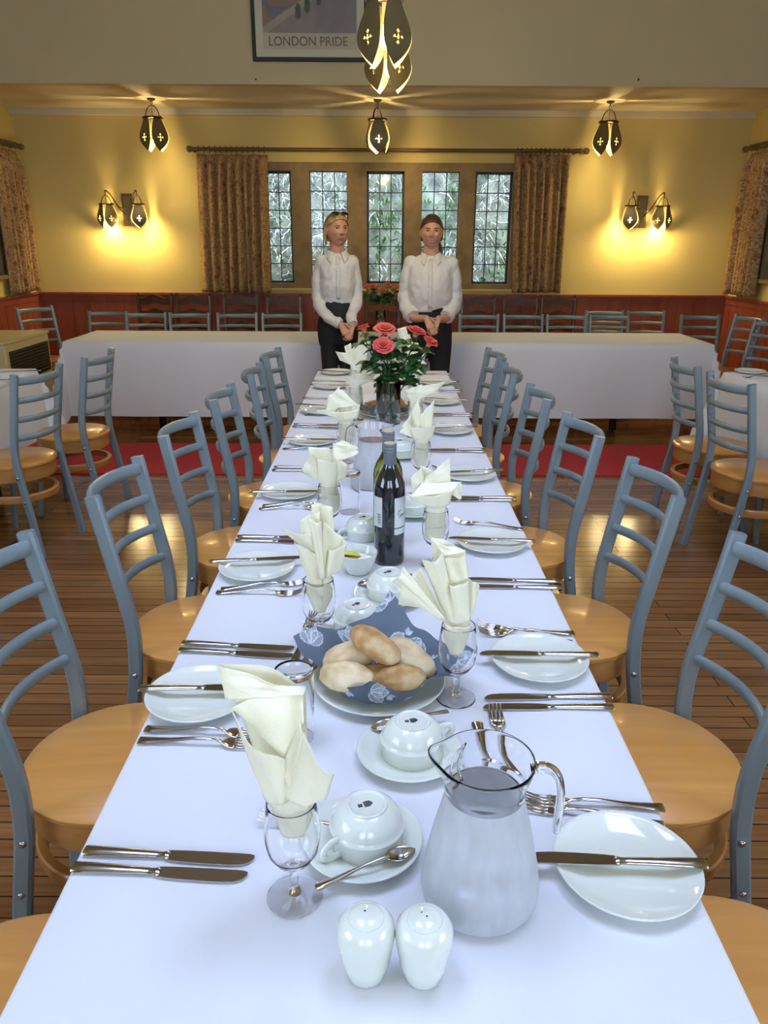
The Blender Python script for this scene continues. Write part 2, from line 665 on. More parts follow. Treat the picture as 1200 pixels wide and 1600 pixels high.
def boxobj(name, x0, x1, y0, y1, z0, z1, mat):
    return struct(MB().box(x0, x1, y0, y1, z0, z1).build(name, mat, smooth=False))


boxobj('floor', -WX - .3, WX + .3, YF - .3, YB + .3, -0.1, 0, 'floor')
boxobj('ceiling_low', -WX, WX, YS, YB + .3, ZS, ZS + .12, 'ceil')
boxobj('wall_bulkhead', -WX, WX, YS - .1, YS, ZS, ZC, 'bulk')
# high ceiling with two roof windows
c = MB()
for (x0, x1, y0, y1) in ((-WX, -1.55, YF, YS), (1.55, WX, YF, YS), (-.45, .45, YF, YS), (-1.55, -.45, YF, .65), (.45, 1.55, YF, .65), (-1.55, -.45, 2.35, YS), (.45, 1.55, 2.35, YS)):
    c.box(x0, x1, y0, y1, ZC, ZC + .12)
struct(c.build('ceiling', 'ceil', smooth=False))


def wall_with_hole(name, axis, at, thick, a0, a1, z0, z1, holes, mat):
    """a wall normal to axis ('x'/'y'); holes: (a0,a1,z0,z1)"""
    mb = MB()
    cuts = sorted({a0, a1} | {h[0] for h in holes} | {h[1] for h in holes})
    for p, q in zip(cuts, cuts[1:]):
        hs = [h for h in holes if h[0] <= p and h[1] >= q]
        segs = [(z0, z1)] if not hs else [(z0, hs[0][2]), (hs[0][3], z1)]
        for (u, v) in segs:
            if v - u < 1e-4:
                continue
            if axis == 'y':
                mb.box(p, q, at, at + thick, u, v)
            else:
                mb.box(at, at + thick, p, q, u, v)
    return struct(mb.build(name, mat, smooth=False))


wall_with_hole('wall_back', 'y', YB, 0.3, -WX - .3, WX + .3, 0, ZS, [(-1.4, 1.4, 1.0, 2.185)], 'wall')
wall_with_hole('wall_front', 'y', YF - .3, 0.3, -WX - .3, WX + .3, 0, ZC, [(-1.65, -.25, 1.25, 3.45), (.25, 1.65, 1.25, 3.45)], 'bulk')
wall_with_hole('wall_left', 'x', -WX - .3, 0.3, YF, YB, 0, ZC, [(-1.6, .5, 1.0, 2.9), (5.75, 7.62, 1.14, 2.2)], 'wall')  # nearer opening added for the side fill light
wall_with_hole('wall_right', 'x', WX, 0.3, YF, YB, 0, ZC, [(-1.6, .5, 1.0, 2.9), (5.75, 7.62, 1.14, 2.2)], 'wall')  # nearer opening added for the fill light on this side


# wainscot of upright boards with a cap rail
def wainscot(name, x0, x1, bw, xf):
    mb = MB()
    x = x0
    while x < x1 - 1e-4:
        e = min(x + bw, x1)
        mb.box(x + .003, e - .003, -.016, 0, 0.12, RAIL - .07, xf)
        x = e
    mb.box(x0, x1, -.006, 0, 0, RAIL - .06, xf)
    mb.box(x0, x1, -.026, 0, 0, 0.13, xf)
    mb.box(x0, x1, -.024, 0, RAIL - .085, RAIL - .018, xf)
    mb.box(x0, x1, -.042, 0, RAIL - .022, RAIL, xf)
    struct(mb.build(name, 'wains', smooth=False))


wainscot('trim_1', -WX, WX, 0.178, Matrix.Translation((0, YB, 0)))
wainscot('trim_2', 0, YB - YF, 0.14, Matrix.Translation((-WX, YF, 0)) @ Matrix.Rotation(radians(90), 4, 'Z'))
wainscot('trim_3', 0, YB - YF, 0.14, Matrix.Translation((WX, YB, 0)) @ Matrix.Rotation(radians(-90), 4, 'Z'))
# coving where the low ceiling meets the end wall
mb = MB()
mb.box(-WX, WX, YB - .05, YB, ZS - .055, ZS)
struct(mb.build('trim_4', 'ceil', smooth=False))
# bump strip under the sill of the back window
struct(MB().box(-1.42, 1.42, YB - .03, YB + .02, 0.985, 1.003).build('trim_5', 'wall', smooth=False))

# ---- stone mullioned window
CX = (-1.09, -.54, .026, .57, 1.095)
HW, WZ0, WZ1 = .187, 1.052, 2.108
edges = [-1.4]
for cxx in CX:
    edges += [cxx - HW, cxx + HW]
edges.append(1.4)
st = MB()
for k in range(0, len(edges), 2):
    st.box(edges[k], edges[k + 1], YB - .012, YB + .2, 1.0, 2.185)
for cxx in CX:
    st.box(cxx - HW, cxx + HW, YB - .012, YB + .2, 1.0, WZ0)
    st.box(cxx - HW, cxx + HW, YB - .012, YB + .2, WZ1, 2.185)
win = struct(st.build('window_1', 'stone', smooth=False))
for i, cxx in enumerate(CX):
    y = YB + .075
    fw = .022 if i % 2 == 0 else .006
    fr = MB()
    fr.box(cxx - HW, cxx - HW + fw, y - .015, y + .02, WZ0, WZ1)
    fr.box(cxx + HW - fw, cxx + HW, y - .015, y + .02, WZ0, WZ1)
    fr.box(cxx - HW, cxx + HW, y - .015, y + .02, WZ0, WZ0 + fw)
    fr.box(cxx - HW, cxx + HW, y - .015, y + .02, WZ1 - fw, WZ1)
    fr.build('casement_frame', 'iron', win, smooth=False)
    ld = MB()
    gx0, gx1 = cxx - HW + fw, cxx + HW - fw
    gz0, gz1 = WZ0 + fw, WZ1 - fw
    for k in (1, 2):
        x = lerp(gx0, gx1, k / 3)
        ld.box(x - .0045, x + .0045, y - .004, y + .008, gz0, gz1)
    for k in range(1, 6):
        z = lerp(gz0, gz1, k / 6)
        ld.box(gx0, gx1, y - .0042, y + .0082, z - .0045, z + .0045)
    ld.build('leading', 'iron', win, smooth=False)
    MB().box(gx0, gx1, y + .001, y + .003, gz0, gz1).build('pane', 'pane', win, smooth=False)

# ---- side windows with lowered grey blinds
for n_, sx in ((2, -1), (3, 1)):
    x0 = sx * WX
    wn = MB()
    wn.box(min(x0, x0 + sx * .2) , max(x0, x0 + sx * .2), 5.75, 5.85, 1.14, 2.2)
    wn.box(min(x0, x0 + sx * .2), max(x0, x0 + sx * .2), 7.56, 7.62, 1.14, 2.2)
    wn.box(min(x0, x0 + sx * .2), max(x0, x0 + sx * .2), 5.75, 7.62, 2.12, 2.2)
    wn.box(min(x0 - sx * .05, x0 + sx * .2), max(x0 - sx * .05, x0 + sx * .2), 5.7, 7.64, 1.115, 1.15)
    wo = struct(wn.build('window_%d' % n_, 'stone', smooth=False))
    MB().box(min(x0 + sx * .1, x0 + sx * .11), max(x0 + sx * .1, x0 + sx * .11), 5.85, 7.56, 1.15, 2.12).build('blind', 'blind', wo, smooth=False)

# ---- windows behind the camera and in the roof
n_ = 4
for sx in (-1, 1):
    cxx = sx * .95
    fr = MB()
    for (x0, x1, z0, z1) in ((cxx - .7, cxx - .64, 1.25, 3.45), (cxx + .64, cxx + .7, 1.25, 3.45), (cxx - .64, cxx + .64, 1.25, 1.31), (cxx - .64, cxx + .64, 3.39, 3.45), (cxx - .02, cxx + .02, 1.31, 3.39)):
        fr.box(x0, x1, YF - .25, YF - .19, z0, z1)
    wo = struct(fr.build('window_%d' % n_, 'stone', smooth=False))
    MB().box(cxx - .64, cxx + .64, YF - .225, YF - .22, 1.31, 3.39).build('pane', 'pane', wo, smooth=False)
    n_ += 1
for sx in (-1, 1):
    cxx = sx * 1.0
    fr = MB()
    for (x0, x1, y0, y1) in ((cxx - .55, cxx - .5, .65, 2.35), (cxx + .5, cxx + .55, .65, 2.35), (cxx - .5, cxx + .5, .65, .7), (cxx - .5, cxx + .5, 2.3, 2.35)):
        fr.box(x0, x1, y0, y1, ZC + .02, ZC + .1)
    wo = struct(fr.build('window_%d' % n_, 'stone', smooth=False))
    MB().box(cxx - .5, cxx + .5, .7, 2.3, ZC + .05, ZC + .055).build('pane', 'pane', wo, smooth=False)
    n_ += 1

for n_, sx in ((8, -1), (9, 1)):  # made-up window frames and panes, added to go with the side fill lights
    fr = MB()
    xa, xb = sorted((sx * (WX + .16), sx * (WX + .22)))
    for (y0, y1, z0, z1) in ((-1.6, -1.54, 1.0, 2.9), (.44, .5, 1.0, 2.9), (-1.54, .44, 1.0, 1.06), (-1.54, .44, 2.84, 2.9), (-.57, -.53, 1.06, 2.84)):
        fr.box(xa, xb, y0, y1, z0, z1)
    wo = struct(fr.build('window_%d' % n_, 'stone', smooth=False))
    MB().box(min(sx * (WX + .18), sx * (WX + .185)), max(sx * (WX + .18), sx * (WX + .185)), -1.54, .44, 1.06, 2.84).build('pane', 'pane', wo, smooth=False)

# ---- overgrown bank outside the back window
rnd = random.Random(5)


def bank_z(x, y):
    return 0.35 + (y - 8.9) * 1.55 + 0.25 * mnoise.noise(Vector((x * 1.3, y * 1.3, 0))) + .1 * mnoise.noise(Vector((x * 4, y * 4, 3)))


bk = MB()
bk.grid(60, 44, lambda u, v: (lerp(-4, 4, u), lerp(8.85, 12.6, v), bank_z(lerp(-4, 4, u), lerp(8.85, 12.6, v))))
bo = struct(bk.build('ground_bank', 'rock', angle=180))
gr = MB()
for k in range(9000):
    x, y = rnd.uniform(-2.4, 2.4), rnd.uniform(9.0, 11.6)
    z = bank_z(x, y)
    patch = mnoise.noise(Vector((x * 1.7, y * 1.7, 9))) + .35 * mnoise.noise(Vector((x * 6, y * 6, 4)))
    green = patch > (.08 if z < 2.1 else .28)
    L = rnd.uniform(.06, .2) if green else rnd.uniform(.12, .34)
    a = rnd.gauss(-pi / 2, 0.9)
    d = Vector((cos(a), sin(a) * .8, rnd.uniform(-.6, .5)))
    side = Vector((-sin(a), cos(a) * .4, rnd.uniform(-.5, .5))).normalized() * rnd.uniform(.004, .014 if green else .009)
    p = Vector((x, y, z + .01))
    tone = rnd.uniform(0, .33) if green else rnd.choice([rnd.uniform(.35, .6), rnd.uniform(.6, 1.0)])
    q = [p - side, p + side, p + d * L * .6 + side * .8 + Vector((0, 0, .05)), p + d * L * .6 - side * .8 + Vector((0, 0, .05)), p + d * L + Vector((0, 0, -.01))]
    ix = [gr.vert(t) for t in q]
    for t in ix:
        gr.att[t] = tone
    gr.face((ix[0], ix[1], ix[2], ix[3]))
    gr.face((ix[3], ix[2], ix[4]))
go = gr.build('grass', 'grass', smooth=False)
tag(go, 'pale dry grass and green weeds on the bank outside the leaded window', 'grass')
go['kind'] = 'stuff'

# ---- red carpet runner across the floor
ro = MB().box(-2.75, 2.75, 4.89, 5.70, 0.0, 0.012).build('carpet_runner', 'red_carpet', smooth=False)
tag(ro, 'red carpet runner lying across the polished floorboards before the head table', 'carpet')


# ================================================================== CURTAINS
def curtain(name, label, xf, wtop, wbot, z0, z1, npleat, phase, seed, rod_z, nring, lean=0.0, group=None):
    """xf maps (along, out, z) to the world; along 0..w"""
    t = thing(name, label, 'curtain', xf @ Vector(((wtop) / 2, 0, z0)), 0, group)
    inv = Matrix.Translation(-Vector(t.location))
    rr = random.Random(seed)
    amp = [rr.uniform(.6, 1.25) for _ in range(npleat + 2)]
    wid = [rr.uniform(.7, 1.4) for _ in range(npleat)]
    tot = sum(wid)
    cum = [0]
    for q in wid:
        cum.append(cum[-1] + q / tot)

    def fold(u):
        k = 0
        while k < npleat - 1 and cum[k + 1] < u:
            k += 1
        f = (u - cum[k]) / (cum[k + 1] - cum[k])
        return amp[k] * (0.5 - 0.5 * cos(2 * pi * f)) ** .7

    def fn(u, v):
        h = 1 - v
        w = lerp(wtop, wbot, v)
        a = u * w + lean * v + (wtop - wbot) * .5 * v
        depth = (.018 + .075 * sstep(0, .12, v)) * fold(u) + .008 * sin(u * 40 + v * 3)
        p = xf @ Vector((a, .02 + depth, lerp(z0, z1, h) + .004 * sin(u * 25)))
        return inv @ p
    mb = MB()
    mb.grid(npleat * 12, 26, fn, uv=lambda u, v: (u * wtop * 2.1, v * (z1 - z0)))
    o = mb.build('curtain_cloth', 'curtain', t, angle=180)
    solidify(o, .004)
    for k in range(nring):
        a = wtop * (k + .5) / nring
        rg = MB()
        rg.tube([inv @ (xf @ Vector((a, .045 + .024 * cos(th), rod_z + .024 * sin(th)))) for th in [2 * pi * j / 16 for j in range(16)]], .0045, n=6, closed=True, up=xf.to_3x3() @ Vector((1, 0, 0)))
        rg.tube([inv @ (xf @ Vector((a, .045, rod_z - .024))), inv @ (xf @ Vector((a, .035, z1 - .015)))], .002, n=5)
        rg.build('curtain_ring', 'rail_w', t)
    return t


XB = Matrix.Translation((0, YB, 0)) @ Matrix.Diagonal((1, -1, 1, 1))
curtain('window_curtain', 'floral patterned curtain gathered beside the leaded window, by the sconce with the heater below', XB @ Matrix.Translation((-1.79, .07, 0)), .68, .70, .965, 2.24, 8, 0, 3, 2.285, 13, -.03)
curtain('window_curtain', 'floral patterned curtain at the other end of the pole, above the trio of plain chairs', XB @ Matrix.Translation((1.265, .07, 0)), .53, .49, .98, 2.255, 7, 0, 8, 2.285, 12, .03)
XL = Matrix.Translation((-WX, 0, 0)) @ Matrix(((0, 1, 0, 0), (1, 0, 0, 0), (0, 0, 1, 0), (0, 0, 0, 1)))
XR = Matrix.Translation((WX, 0, 0)) @ Matrix(((0, -1, 0, 0), (1, 0, 0, 0), (0, 0, 1, 0), (0, 0, 0, 1)))
curtain('window_curtain', 'floral curtain on the side wall above the cream heater', XL @ Matrix.Translation((7.52, .03, 0)), .52, .52, .98, 2.25, 6, 0, 4, 2.30, 8)
curtain('window_curtain', 'floral curtain on the side wall above the pair of red-seated chairs', XR @ Matrix.Translation((7.48, .03, 0)), .52, .52, .985, 2.26, 6, 0, 6, 2.31, 8)


def pole(label, p0, p1, brackets, finials):
    t = thing('curtain_pole', label, 'curtain pole', p0)
    p0, p1 = Vector(p0), Vector(p1)
    MB().tube([(0, 0, 0), p1 - p0], .0165, n=12).build('rod', 'rail_w', t)
    d = (p1 - p0).normalized()
    for (p, s) in finials:
        q = Vector(p) - p0
        mb = MB()
        mb.ellipsoid(q + d * s * .075, (.03, .03, .03))
        mb.tube([q, q + d * s * .015, q + d * s * .03, q + d * s * .05], [.02, .024, .016, .016], n=12)
        mb.build('finial', 'rail_w', t)
    for (p, wall) in brackets:
        q = Vector(p) - p0
        mb = MB()
        mb.tube([q, q + Vector(wall)], .011, n=10)
        mb.tube([q + Vector(wall) * .9, q + Vector(wall)], .022, n=12)
        mb.tube([q - d * .01, q + d * .01], .022, n=12)
        mb.build('bracket', 'rail_w', t)


yr = YB - .115
pole('long dark wooden curtain pole over the leaded window', (-1.84, yr, 2.285), (1.87, yr, 2.285), [((-1.825, yr, 2.285), (0, .115, 0)), ((.03, yr, 2.285), (0, .115, 0)), ((1.85, yr, 2.285), (0, .115, 0))], [((-1.84, yr, 2.285), -.15), ((1.87, yr, 2.285), 1)])
pole('short dark curtain pole on the side wall above the heater', (-WX + .075, 5.6, 2.30), (-WX + .075, 8.06, 2.30), [((-WX + .075, 8.05, 2.30), (-.075, 0, 0))], [((-WX + .075, 8.06, 2.30), 1)])
pole('short dark curtain pole on the side wall above the red-seated chairs', (WX - .075, 5.6, 2.31), (WX - .075, 8.03, 2.31), [((WX - .075, 8.022, 2.31), (.075, 0, 0))], [((WX - .075, 8.03, 2.31), 1)])


# ================================================================== LAMPS
def petal_mesh(s):
    H = .27 * s

    def wid(v):
        if v < .58:
            return s * lerp(.022, .085, sstep(-.25, .58, v))
        q = (v - .58) / .42
        return s * .085 * max(0.0, 1 - q ** 1.9)

    def fn(u, v):
        a = (u * 2 - 1) * wid(v)
        R = s * (lerp(.072, .100, sstep(0, .6, v)) if v < .6 else lerp(.100, .070, ((v - .6) / .4) ** 1.6))
        R -= .9 / s * a * a * .6 * 1.2
        return (R, a, -v * H)

    def hole(u, v):
        a = (u * 2 - 1) * wid(v)
        b = (v - .60) * H
        r = s * .0105
        def dia(x, y, rx, ry):
            return abs(a - x * s) / (rx * s) + abs(b - y * s) / (ry * s) < 1
        return dia(0, 0, .0085, .012) or dia(.021, 0, .0085, .0085) or dia(-.021, 0, .0085, .0085) or dia(0, -.023, .0085, .010) or dia(0, .023, .0095, .011)
    mb = MB()
    mb.grid(40, 52, fn, skip=hole)
    return mb.mesh('shade_petal', 'bronze', angle=180)


def lamp_parts(root, s, top, rot, mesh, chain_len, pt_w, as_sub=False):
    """hang a petal lantern from 'top' (local point of root) ; ring top is chain_len below."""
    par = root
    zt = top[2] - chain_len - .11 * s
    c0 = Vector((top[0], top[1], zt))
    if as_sub:
        hub = MB()
        hub.tube([c0 + Vector((.083 * s * cos(a), .083 * s * sin(a), 0)) for a in [2 * pi * k / 24 for k in range(24)]], .006 * s, .008 * s, n=8, closed=True)
        par = hub.build('lantern', 'darkmetal', root)
    else:
        mb = MB()
        mb.tube([c0 + Vector((.083 * s * cos(a), .083 * s * sin(a), 0)) for a in [2 * pi * k / 24 for k in range(24)]], .006 * s, .008 * s, n=8, closed=True)
        mb.build('ring', 'darkmetal', root)
    for k in range(4):
        p = bpy.data.objects.new('shade_petal', mesh)
        COL.objects.link(p)
        p.parent = par
        p.location = c0
        p.rotation_euler = (0, 0, rot + k * pi / 2)
    bl = MB()
    R = Matrix.Rotation(rot - pi / 4, 3, 'Z')
    arch = [c0 + R @ Vector((.060 * s * cos(a), 0, .10 * s * sin(a))) for a in [pi * j / 14 for j in range(15)]]
    bl.tube(arch, .0045 * s, .009 * s, n=8, up=R @ Vector((0, 1, 0)))
    for sg in (-1, 1):
        bl.ellipsoid(c0 + R @ Vector((sg * .068 * s, 0, .008 * s)), (.012 * s, .008 * s, .010 * s), n=10, m=6)
    bl.build('bail_handle', 'darkmetal', par)
    ch = MB()
    nl = max(2, int(chain_len / (.028 * s)))
    for k in range(nl):
        zc = top[2] - chain_len * (k + .5) / nl
        hh = chain_len / nl * .62
        pts = [Vector((top[0], top[1], zc)) + (Vector((.009 * s * sin(a), 0, hh * cos(a))) if k % 2 else Vector((0, .009 * s * sin(a), hh * cos(a)))) for a in [2 * pi * j / 12 for j in range(12)]]
        ch.tube(pts, .0028 * s, n=6, closed=True, up=(0, 1, 0) if k % 2 else (1, 0, 0))
    ch.tube([(top[0], top[1], top[2] - chain_len), (top[0], top[1], zt - .02 * s)], .002, n=5)
    ch.build('chain', 'darkmetal', par)
    cd = MB()
    cd.tube([c0 + Vector((0, 0, -.01 * s)), c0 + Vector((0, 0, -.10 * s))], .011 * s, n=12)
    cd.tube([c0 + Vector((-.08 * s, 0, 0)), c0 + Vector((.08 * s, 0, 0))], .003 * s, n=6)
    cd.build('candle_tube', 'candle', par)
    bb = MB()
    bb.lathe([(0, -.20 * s), (.010 * s, -.195 * s), (.017 * s, -.175 * s), (.017 * s, -.155 * s), (.009 * s, -.12 * s), (.007 * s, -.10 * s), (0, -.099 * s)], 14, c0, cap=False)
    bb.build('bulb', 'bulb', par, angle=180)
    l = bpy.data.lights.new('lamp_glow', 'POINT')
    l.energy = pt_w
    l.color = WARM
    l.shadow_soft_size = .03
    lo = bpy.data.objects.new('lamp_glow', l)
    COL.objects.link(lo)
    lo.parent = par
    lo.location = c0 + Vector((0, 0, -.222 * s))


PM, PS = petal_mesh(1.0), petal_mesh(0.8)
GP = 'bronze petal pendant lamps'


def pendant(x, y, zbot, zceil, rot, label):
    t = thing('pendant_lamp', label, 'lamp', (x, y, zceil), 0, GP)
    chain = zceil - zbot - .27 - .11
    MB().lathe([(0, 0), (.035, 0), (.035, -.012), (.012, -.022), (0, -.022)], 20, cap=False).build('ceiling_rose', 'darkmetal', t)
    lamp_parts(t, 1.0, (0, 0, -.01), rot, PM, chain - .01, PENDANT_W)


pendant(-2.045, 7.60, 2.215, ZS, radians(48), 'bronze petal pendant lamp hanging over the wall sconce beside the heater corner')
pendant(-.05, 7.60, 2.21, ZS, radians(-82), 'bronze petal pendant lamp hanging in the middle before the leaded window')
pendant(2.005, 7.60, 2.20, ZS, radians(40), 'bronze petal pendant lamp hanging by the ball finial of the long pole')
pendant(.003, 4.10, 2.245, ZC, radians(40), 'bronze petal pendant lamp hanging nearer, over the long table in front of the poster')
pendant(.024, 4.70, 2.235, ZC, radians(38), 'bronze petal pendant lamp just behind and below the nearer one over the long table')


def sconce(x, zc, sgn, label):
    t = thing('wall_sconce', label, 'wall lamp', (x, YB, zc), 0, 'twin-lantern wall sconces')
    MB().box(-.052, .052, -.022, 0, -.15, .15).build('back_plate', 'rail_w', t, smooth=False)
    MB().box(-.03, .03, -.032, -.021, -.125, .125).build('metal_plate', 'bronze', t, smooth=False)
    for (hx, hy, rot) in ((sgn * -.17, -.13, 45), (sgn * .155, -.20, 20 * sgn)):
        top = Vector((hx, hy, .155))
        mb = MB()
        mb.tube(spline([(sgn * .02 * (1 if hx * sgn > 0 else -1), -.03, -.05), (hx * .45, hy * .55, .03), (hx * .75, hy * .85, .135), (hx * .97, hy, .172), top]
                       , 22), .0055, n=8)
        mb.tube(spline([(hx * .15, -.03, .03), (hx * .35, hy * .4, .02), (hx * .5, hy * .6, .05)], 8), .0045, n=8)
        mb.build('arm', 'darkmetal', t)
        lamp_parts(t, .8, tuple(top), radians(rot), PS, .02, SCONCE_W, as_sub=True)


sconce(-2.525, 1.742, 1, 'twin-lantern wall sconce between the side curtain and the gathered window curtain, heater side')
sconce(2.565, 1.75, -1, 'twin-lantern wall sconce on the wall past the ball-ended curtain pole')

# ================================================================== POSTER
pc = PY(492, 97, YS - .1 - .02)
W2, y0 = .452, YS - .10
pz0, pz1 = PY(492, 96, YS - .12).z, PY(492, 96, YS - .12).z + .80
pxc = pc.x - .035
pt = thing('framed_poster', 'framed travel poster lettered LONDON PRIDE on the wall above', 'picture', (pxc, y0, pz0))
mb = MB()
for (x0, x1, z0, z1) in ((-W2, -W2 + .028, 0, .8), (W2 - .028, W2, 0, .8), (-W2 + .028, W2 - .028, 0, .028), (-W2 + .028, W2 - .028, .772, .8)):
    mb.box(x0, x1, -.03, 0, z0, z1)
mb.build('frame', 'picframe', pt, smooth=False)
MB().box(-W2 + .02, W2 - .02, -.014, -.002, .02, .78).build('mount', 'mount', pt, smooth=False)
MB().box(-W2 + .085, W2 - .085, -.016, -.0138, .085, .70).build('print_sheet', 'posterpaper', pt, smooth=False)


def river(u, v):
    """a plain made-up riverside: water, far bank, tree-lined road"""
    n = mnoise.noise(Vector((u * 9, v * 9, 1))) * .5 + .5
    d = v - u * .55 + .12
    if v > .72:
        c = (.30, .25, .16)
    elif d < .10:
        c = (.20, .17, .16) if u > .55 else (.22, .19, .17)
        if v > .12 and v < .3 and u < .22:
            c = (.26, .09, .05)
    elif d < .17:
        c = (.33, .28, .20)
    elif v < .45 and u < .45:
        c = (.13, .13, .14) if n > .5 else (.26, .15, .10)
    else:
        c = (.12, .15, .20) if n > .42 else (.20, .22, .26)
    for tx in (.38, .48, .60, .70, .80, .90):
        ty = tx * .55 - .05
        if hypot((u - tx) / .03, (v - ty - .02) / .07) < 1:
            c = (.045, .06, .03)
    return tuple(k * (.8 + .4 * n) for k in c)


rv = MB()
NU, NV = 70, 46
rv.grid(NU, NV, lambda u, v: (lerp(-W2 + .087, W2 - .087, u), -.0165, lerp(.195, .69, v)))
o = rv.build('river_picture', 'river', pt, smooth=False)
ca = o.data.color_attributes.new('Col', 'FLOAT_COLOR', 'POINT')
for j in range(NV + 1):
    for i in range(NU + 1):
        ca.data[j * (NU + 1) + i].color = (*river(i / NU, j / NV * .62), 1)


def text_obj(txt, size, mat, parent, loc, rot, width=None, depth=.0006, name='lettering'):
    cu = bpy.data.curves.new(name, 'FONT')
    cu.body = txt
    cu.size = size
    cu.align_x = 'CENTER'
    cu.extrude = depth
    tmp = bpy.data.objects.new('tmp_text', cu)
    COL.objects.link(tmp)
    dg = bpy.context.evaluated_depsgraph_get()
    me = bpy.data.meshes.new_from_object(tmp.evaluated_get(dg))
    bpy.data.objects.remove(tmp)
    if width:
        xs = [v.co.x for v in me.vertices]
        k = width / (max(xs) - min(xs))
        for v in me.vertices:
            v.co.x *= k
    me.materials.clear()
    me.materials.append(M[mat])
    o = bpy.data.objects.new(name, me)
    COL.objects.link(o)
    o.parent = parent
    o.location = loc
    o.rotation_euler = rot
    return o


text_obj('LONDON PRIDE', .092, 'darkwood', pt, (-.015, -.0168, .108), (radians(90), 0, 0), width=.615)

# two small picture hooks on the bulkhead
for (px, lab) in ((400, 'small dark hook low on the wall under the poster frame'), (997, 'small dark hook low on the bare wall away from the poster')):
    p = PY(px, 125, YS - .1)
    tag(MB().tube([(0, 0, 0), (0, -.012, 0), (0, -.016, .008)], .006, .004, n=6).build('wall_hook', 'darkmetal', loc=p), lab, 'hook')

# ================================================================== HEATER
h = thing('convector_heater', 'cream enamel convector heater with dark grille against the side wall', 'heater', (-3.13, 6.27, 0))
hx1, hx0, hy0, hy1 = .29, -.29, -.40, .40
body = MB()
body.box(hx0, hx1, hy0, hy1, .08, .72)
bo = body.build('casing', 'heater', h, smooth=False)
bv = bo.modifiers.new('round', 'BEVEL'); bv.width = .012; bv.segments = 2
lid = MB().box(hx0 - .004, hx1 + .006, hy0 - .008, hy1 + .008, .72, .738).build('top', 'heater', h, smooth=False)
g = MB()
g.box(hx1 + .001, hx1 + .004, hy0 + .05, hy1 - .04, .42, .66)
for k in range(9):
    g.box(hx1 + .002, hx1 + .009, hy0 + .05, hy1 - .04, .44 + k * .025, .448 + k * .025)
g.build('grille', 'grille', h, smooth=False)
MB().box(hx1 + .0005, hx1 + .006, hy0 + .025, hy1 - .02, .12, .40).build('front_panel', 'heater', h, smooth=False)
for sy in (-1, 1):
    MB().box(hx0 + .02, hx1 - .02, sy * .34 - .02, sy * .34 + .02, 0, .09).build('foot', 'grille', h, smooth=False)
MB().tube([(hx1 + .006, hy1 - .05, .25), (hx1 + .012, hy1 - .05, .25)], .008, n=10).build('screw_knob', 'grille', h)

# ================================================================== TABLES AND CLOTHS
TZ = 0.740


def drape(x0, x1, y0, y1, z, dx, dy0, dy1, seed, flare=.04, nx=None, step=.05, wave=.008):
    """cloth over a rectangle. dx: drop on the long sides, dy0/dy1: drop at the near/far end"""
    mb = MB()
    cx, cy = (x0 + x1) / 2, (y0 + y1) / 2
    hx = (x1 - x0) / 2
    xs = [-hx - dx + dx * k / max(2, int(dx / step) + 1) for k in range(max(2, int(dx / step) + 1))]
    xs += [-hx, -hx + .006]
    n = max(4, int(2 * hx / .08))
    xs += [lerp(-hx + .006, hx - .006, k / n) for k in range(1, n)]
    xs += [hx - .006, hx]
    m = max(2, int(dx / step) + 1)
    xs += [hx + dx * (k + 1) / m for k in range(m)]
    ys = []
    m = max(2, int(dy0 / step) + 1)
    ys += [y0 - dy0 + dy0 * k / m for k in range(m)] + [y0, y0 + .006]
    n = max(4, int((y1 - y0) / .08))
    ys += [lerp(y0 + .006, y1 - .006, k / n) for k in range(1, n)] + [y1 - .006, y1]
    m = max(2, int(dy1 / step) + 1)
    ys += [y1 + dy1 * (k + 1) / m for k in range(m)]

    def fn(x, y):
        ox = max(0, abs(x) - hx) * (1 if x > 0 else -1)
        oy = (y - y1) if y > y1 else ((y - y0) if y < y0 else 0)
        X, Y = clamp(x, -hx, hx) + cx, clamp(y, y0, y1)
        a, b = abs(ox), abs(oy)
        drop = max(a, b) + .38 * min(a, b)
        corner = min(a, b)
        wv = wave * sin((Y + X) * 9 + seed + 2 * sin((X - Y) * 3.1 + seed))
        out = .012 * (1 if max(a, b) > 0 else 0) + flare * max(a, b) * .5 + wv * sstep(0, .3, max(a, b))
        L = hypot(ox, oy) or 1
        X += (ox / L) * (out + corner * .45) if a or b else 0
        Y += (oy / L) * (out + corner * .45) if a or b else 0
        e = .004 if (a == 0 and b == 0 and (abs(abs(x) - hx) < 1e-6 or y in (y0, y1))) else 0
        zz = z - drop - e + (.0012 * mnoise.noise(Vector((X * 5, Y * 5, seed))) if drop == 0 else 0)
        return (X, Y, zz)
    nu, nv = len(xs), len(ys)
    for y in ys:
        for x in xs:
            mb.vert(fn(x, y))
    for j in range(nv - 1):
        for i in range(nu - 1):
            a = j * nu + i
            mb.face((a, a + 1, a + nu + 1, a + nu))
    return mb


def table(label, x0, x1, y0, y1, group=None, lx=.25, ly=.20):
    t = thing('trestle_table', label, 'table', ((x0 + x1) / 2, (y0 + y1) / 2, 0), 0, group)
    hx, hy = (x1 - x0) / 2, (y1 - y0) / 2
    MB().box(-hx, hx, -hy, hy, TZ - .028, TZ - .004).build('tabletop', 'darkwood', t, smooth=False)
    MB().box(-hx + .08, hx - .08, -hy + .08, hy - .08, TZ - .07, TZ - .028).build('under_frame', 'darkwood', t, smooth=False)
    for sx in (-1, 1):
        for sy in (-1, 1):
            MB().tube([(sx * (hx - lx), sy * (hy - ly), TZ - .05), (sx * (hx - lx), sy * (hy - ly), 0)], .02, n=10).build('leg', 'darkmetal', t)


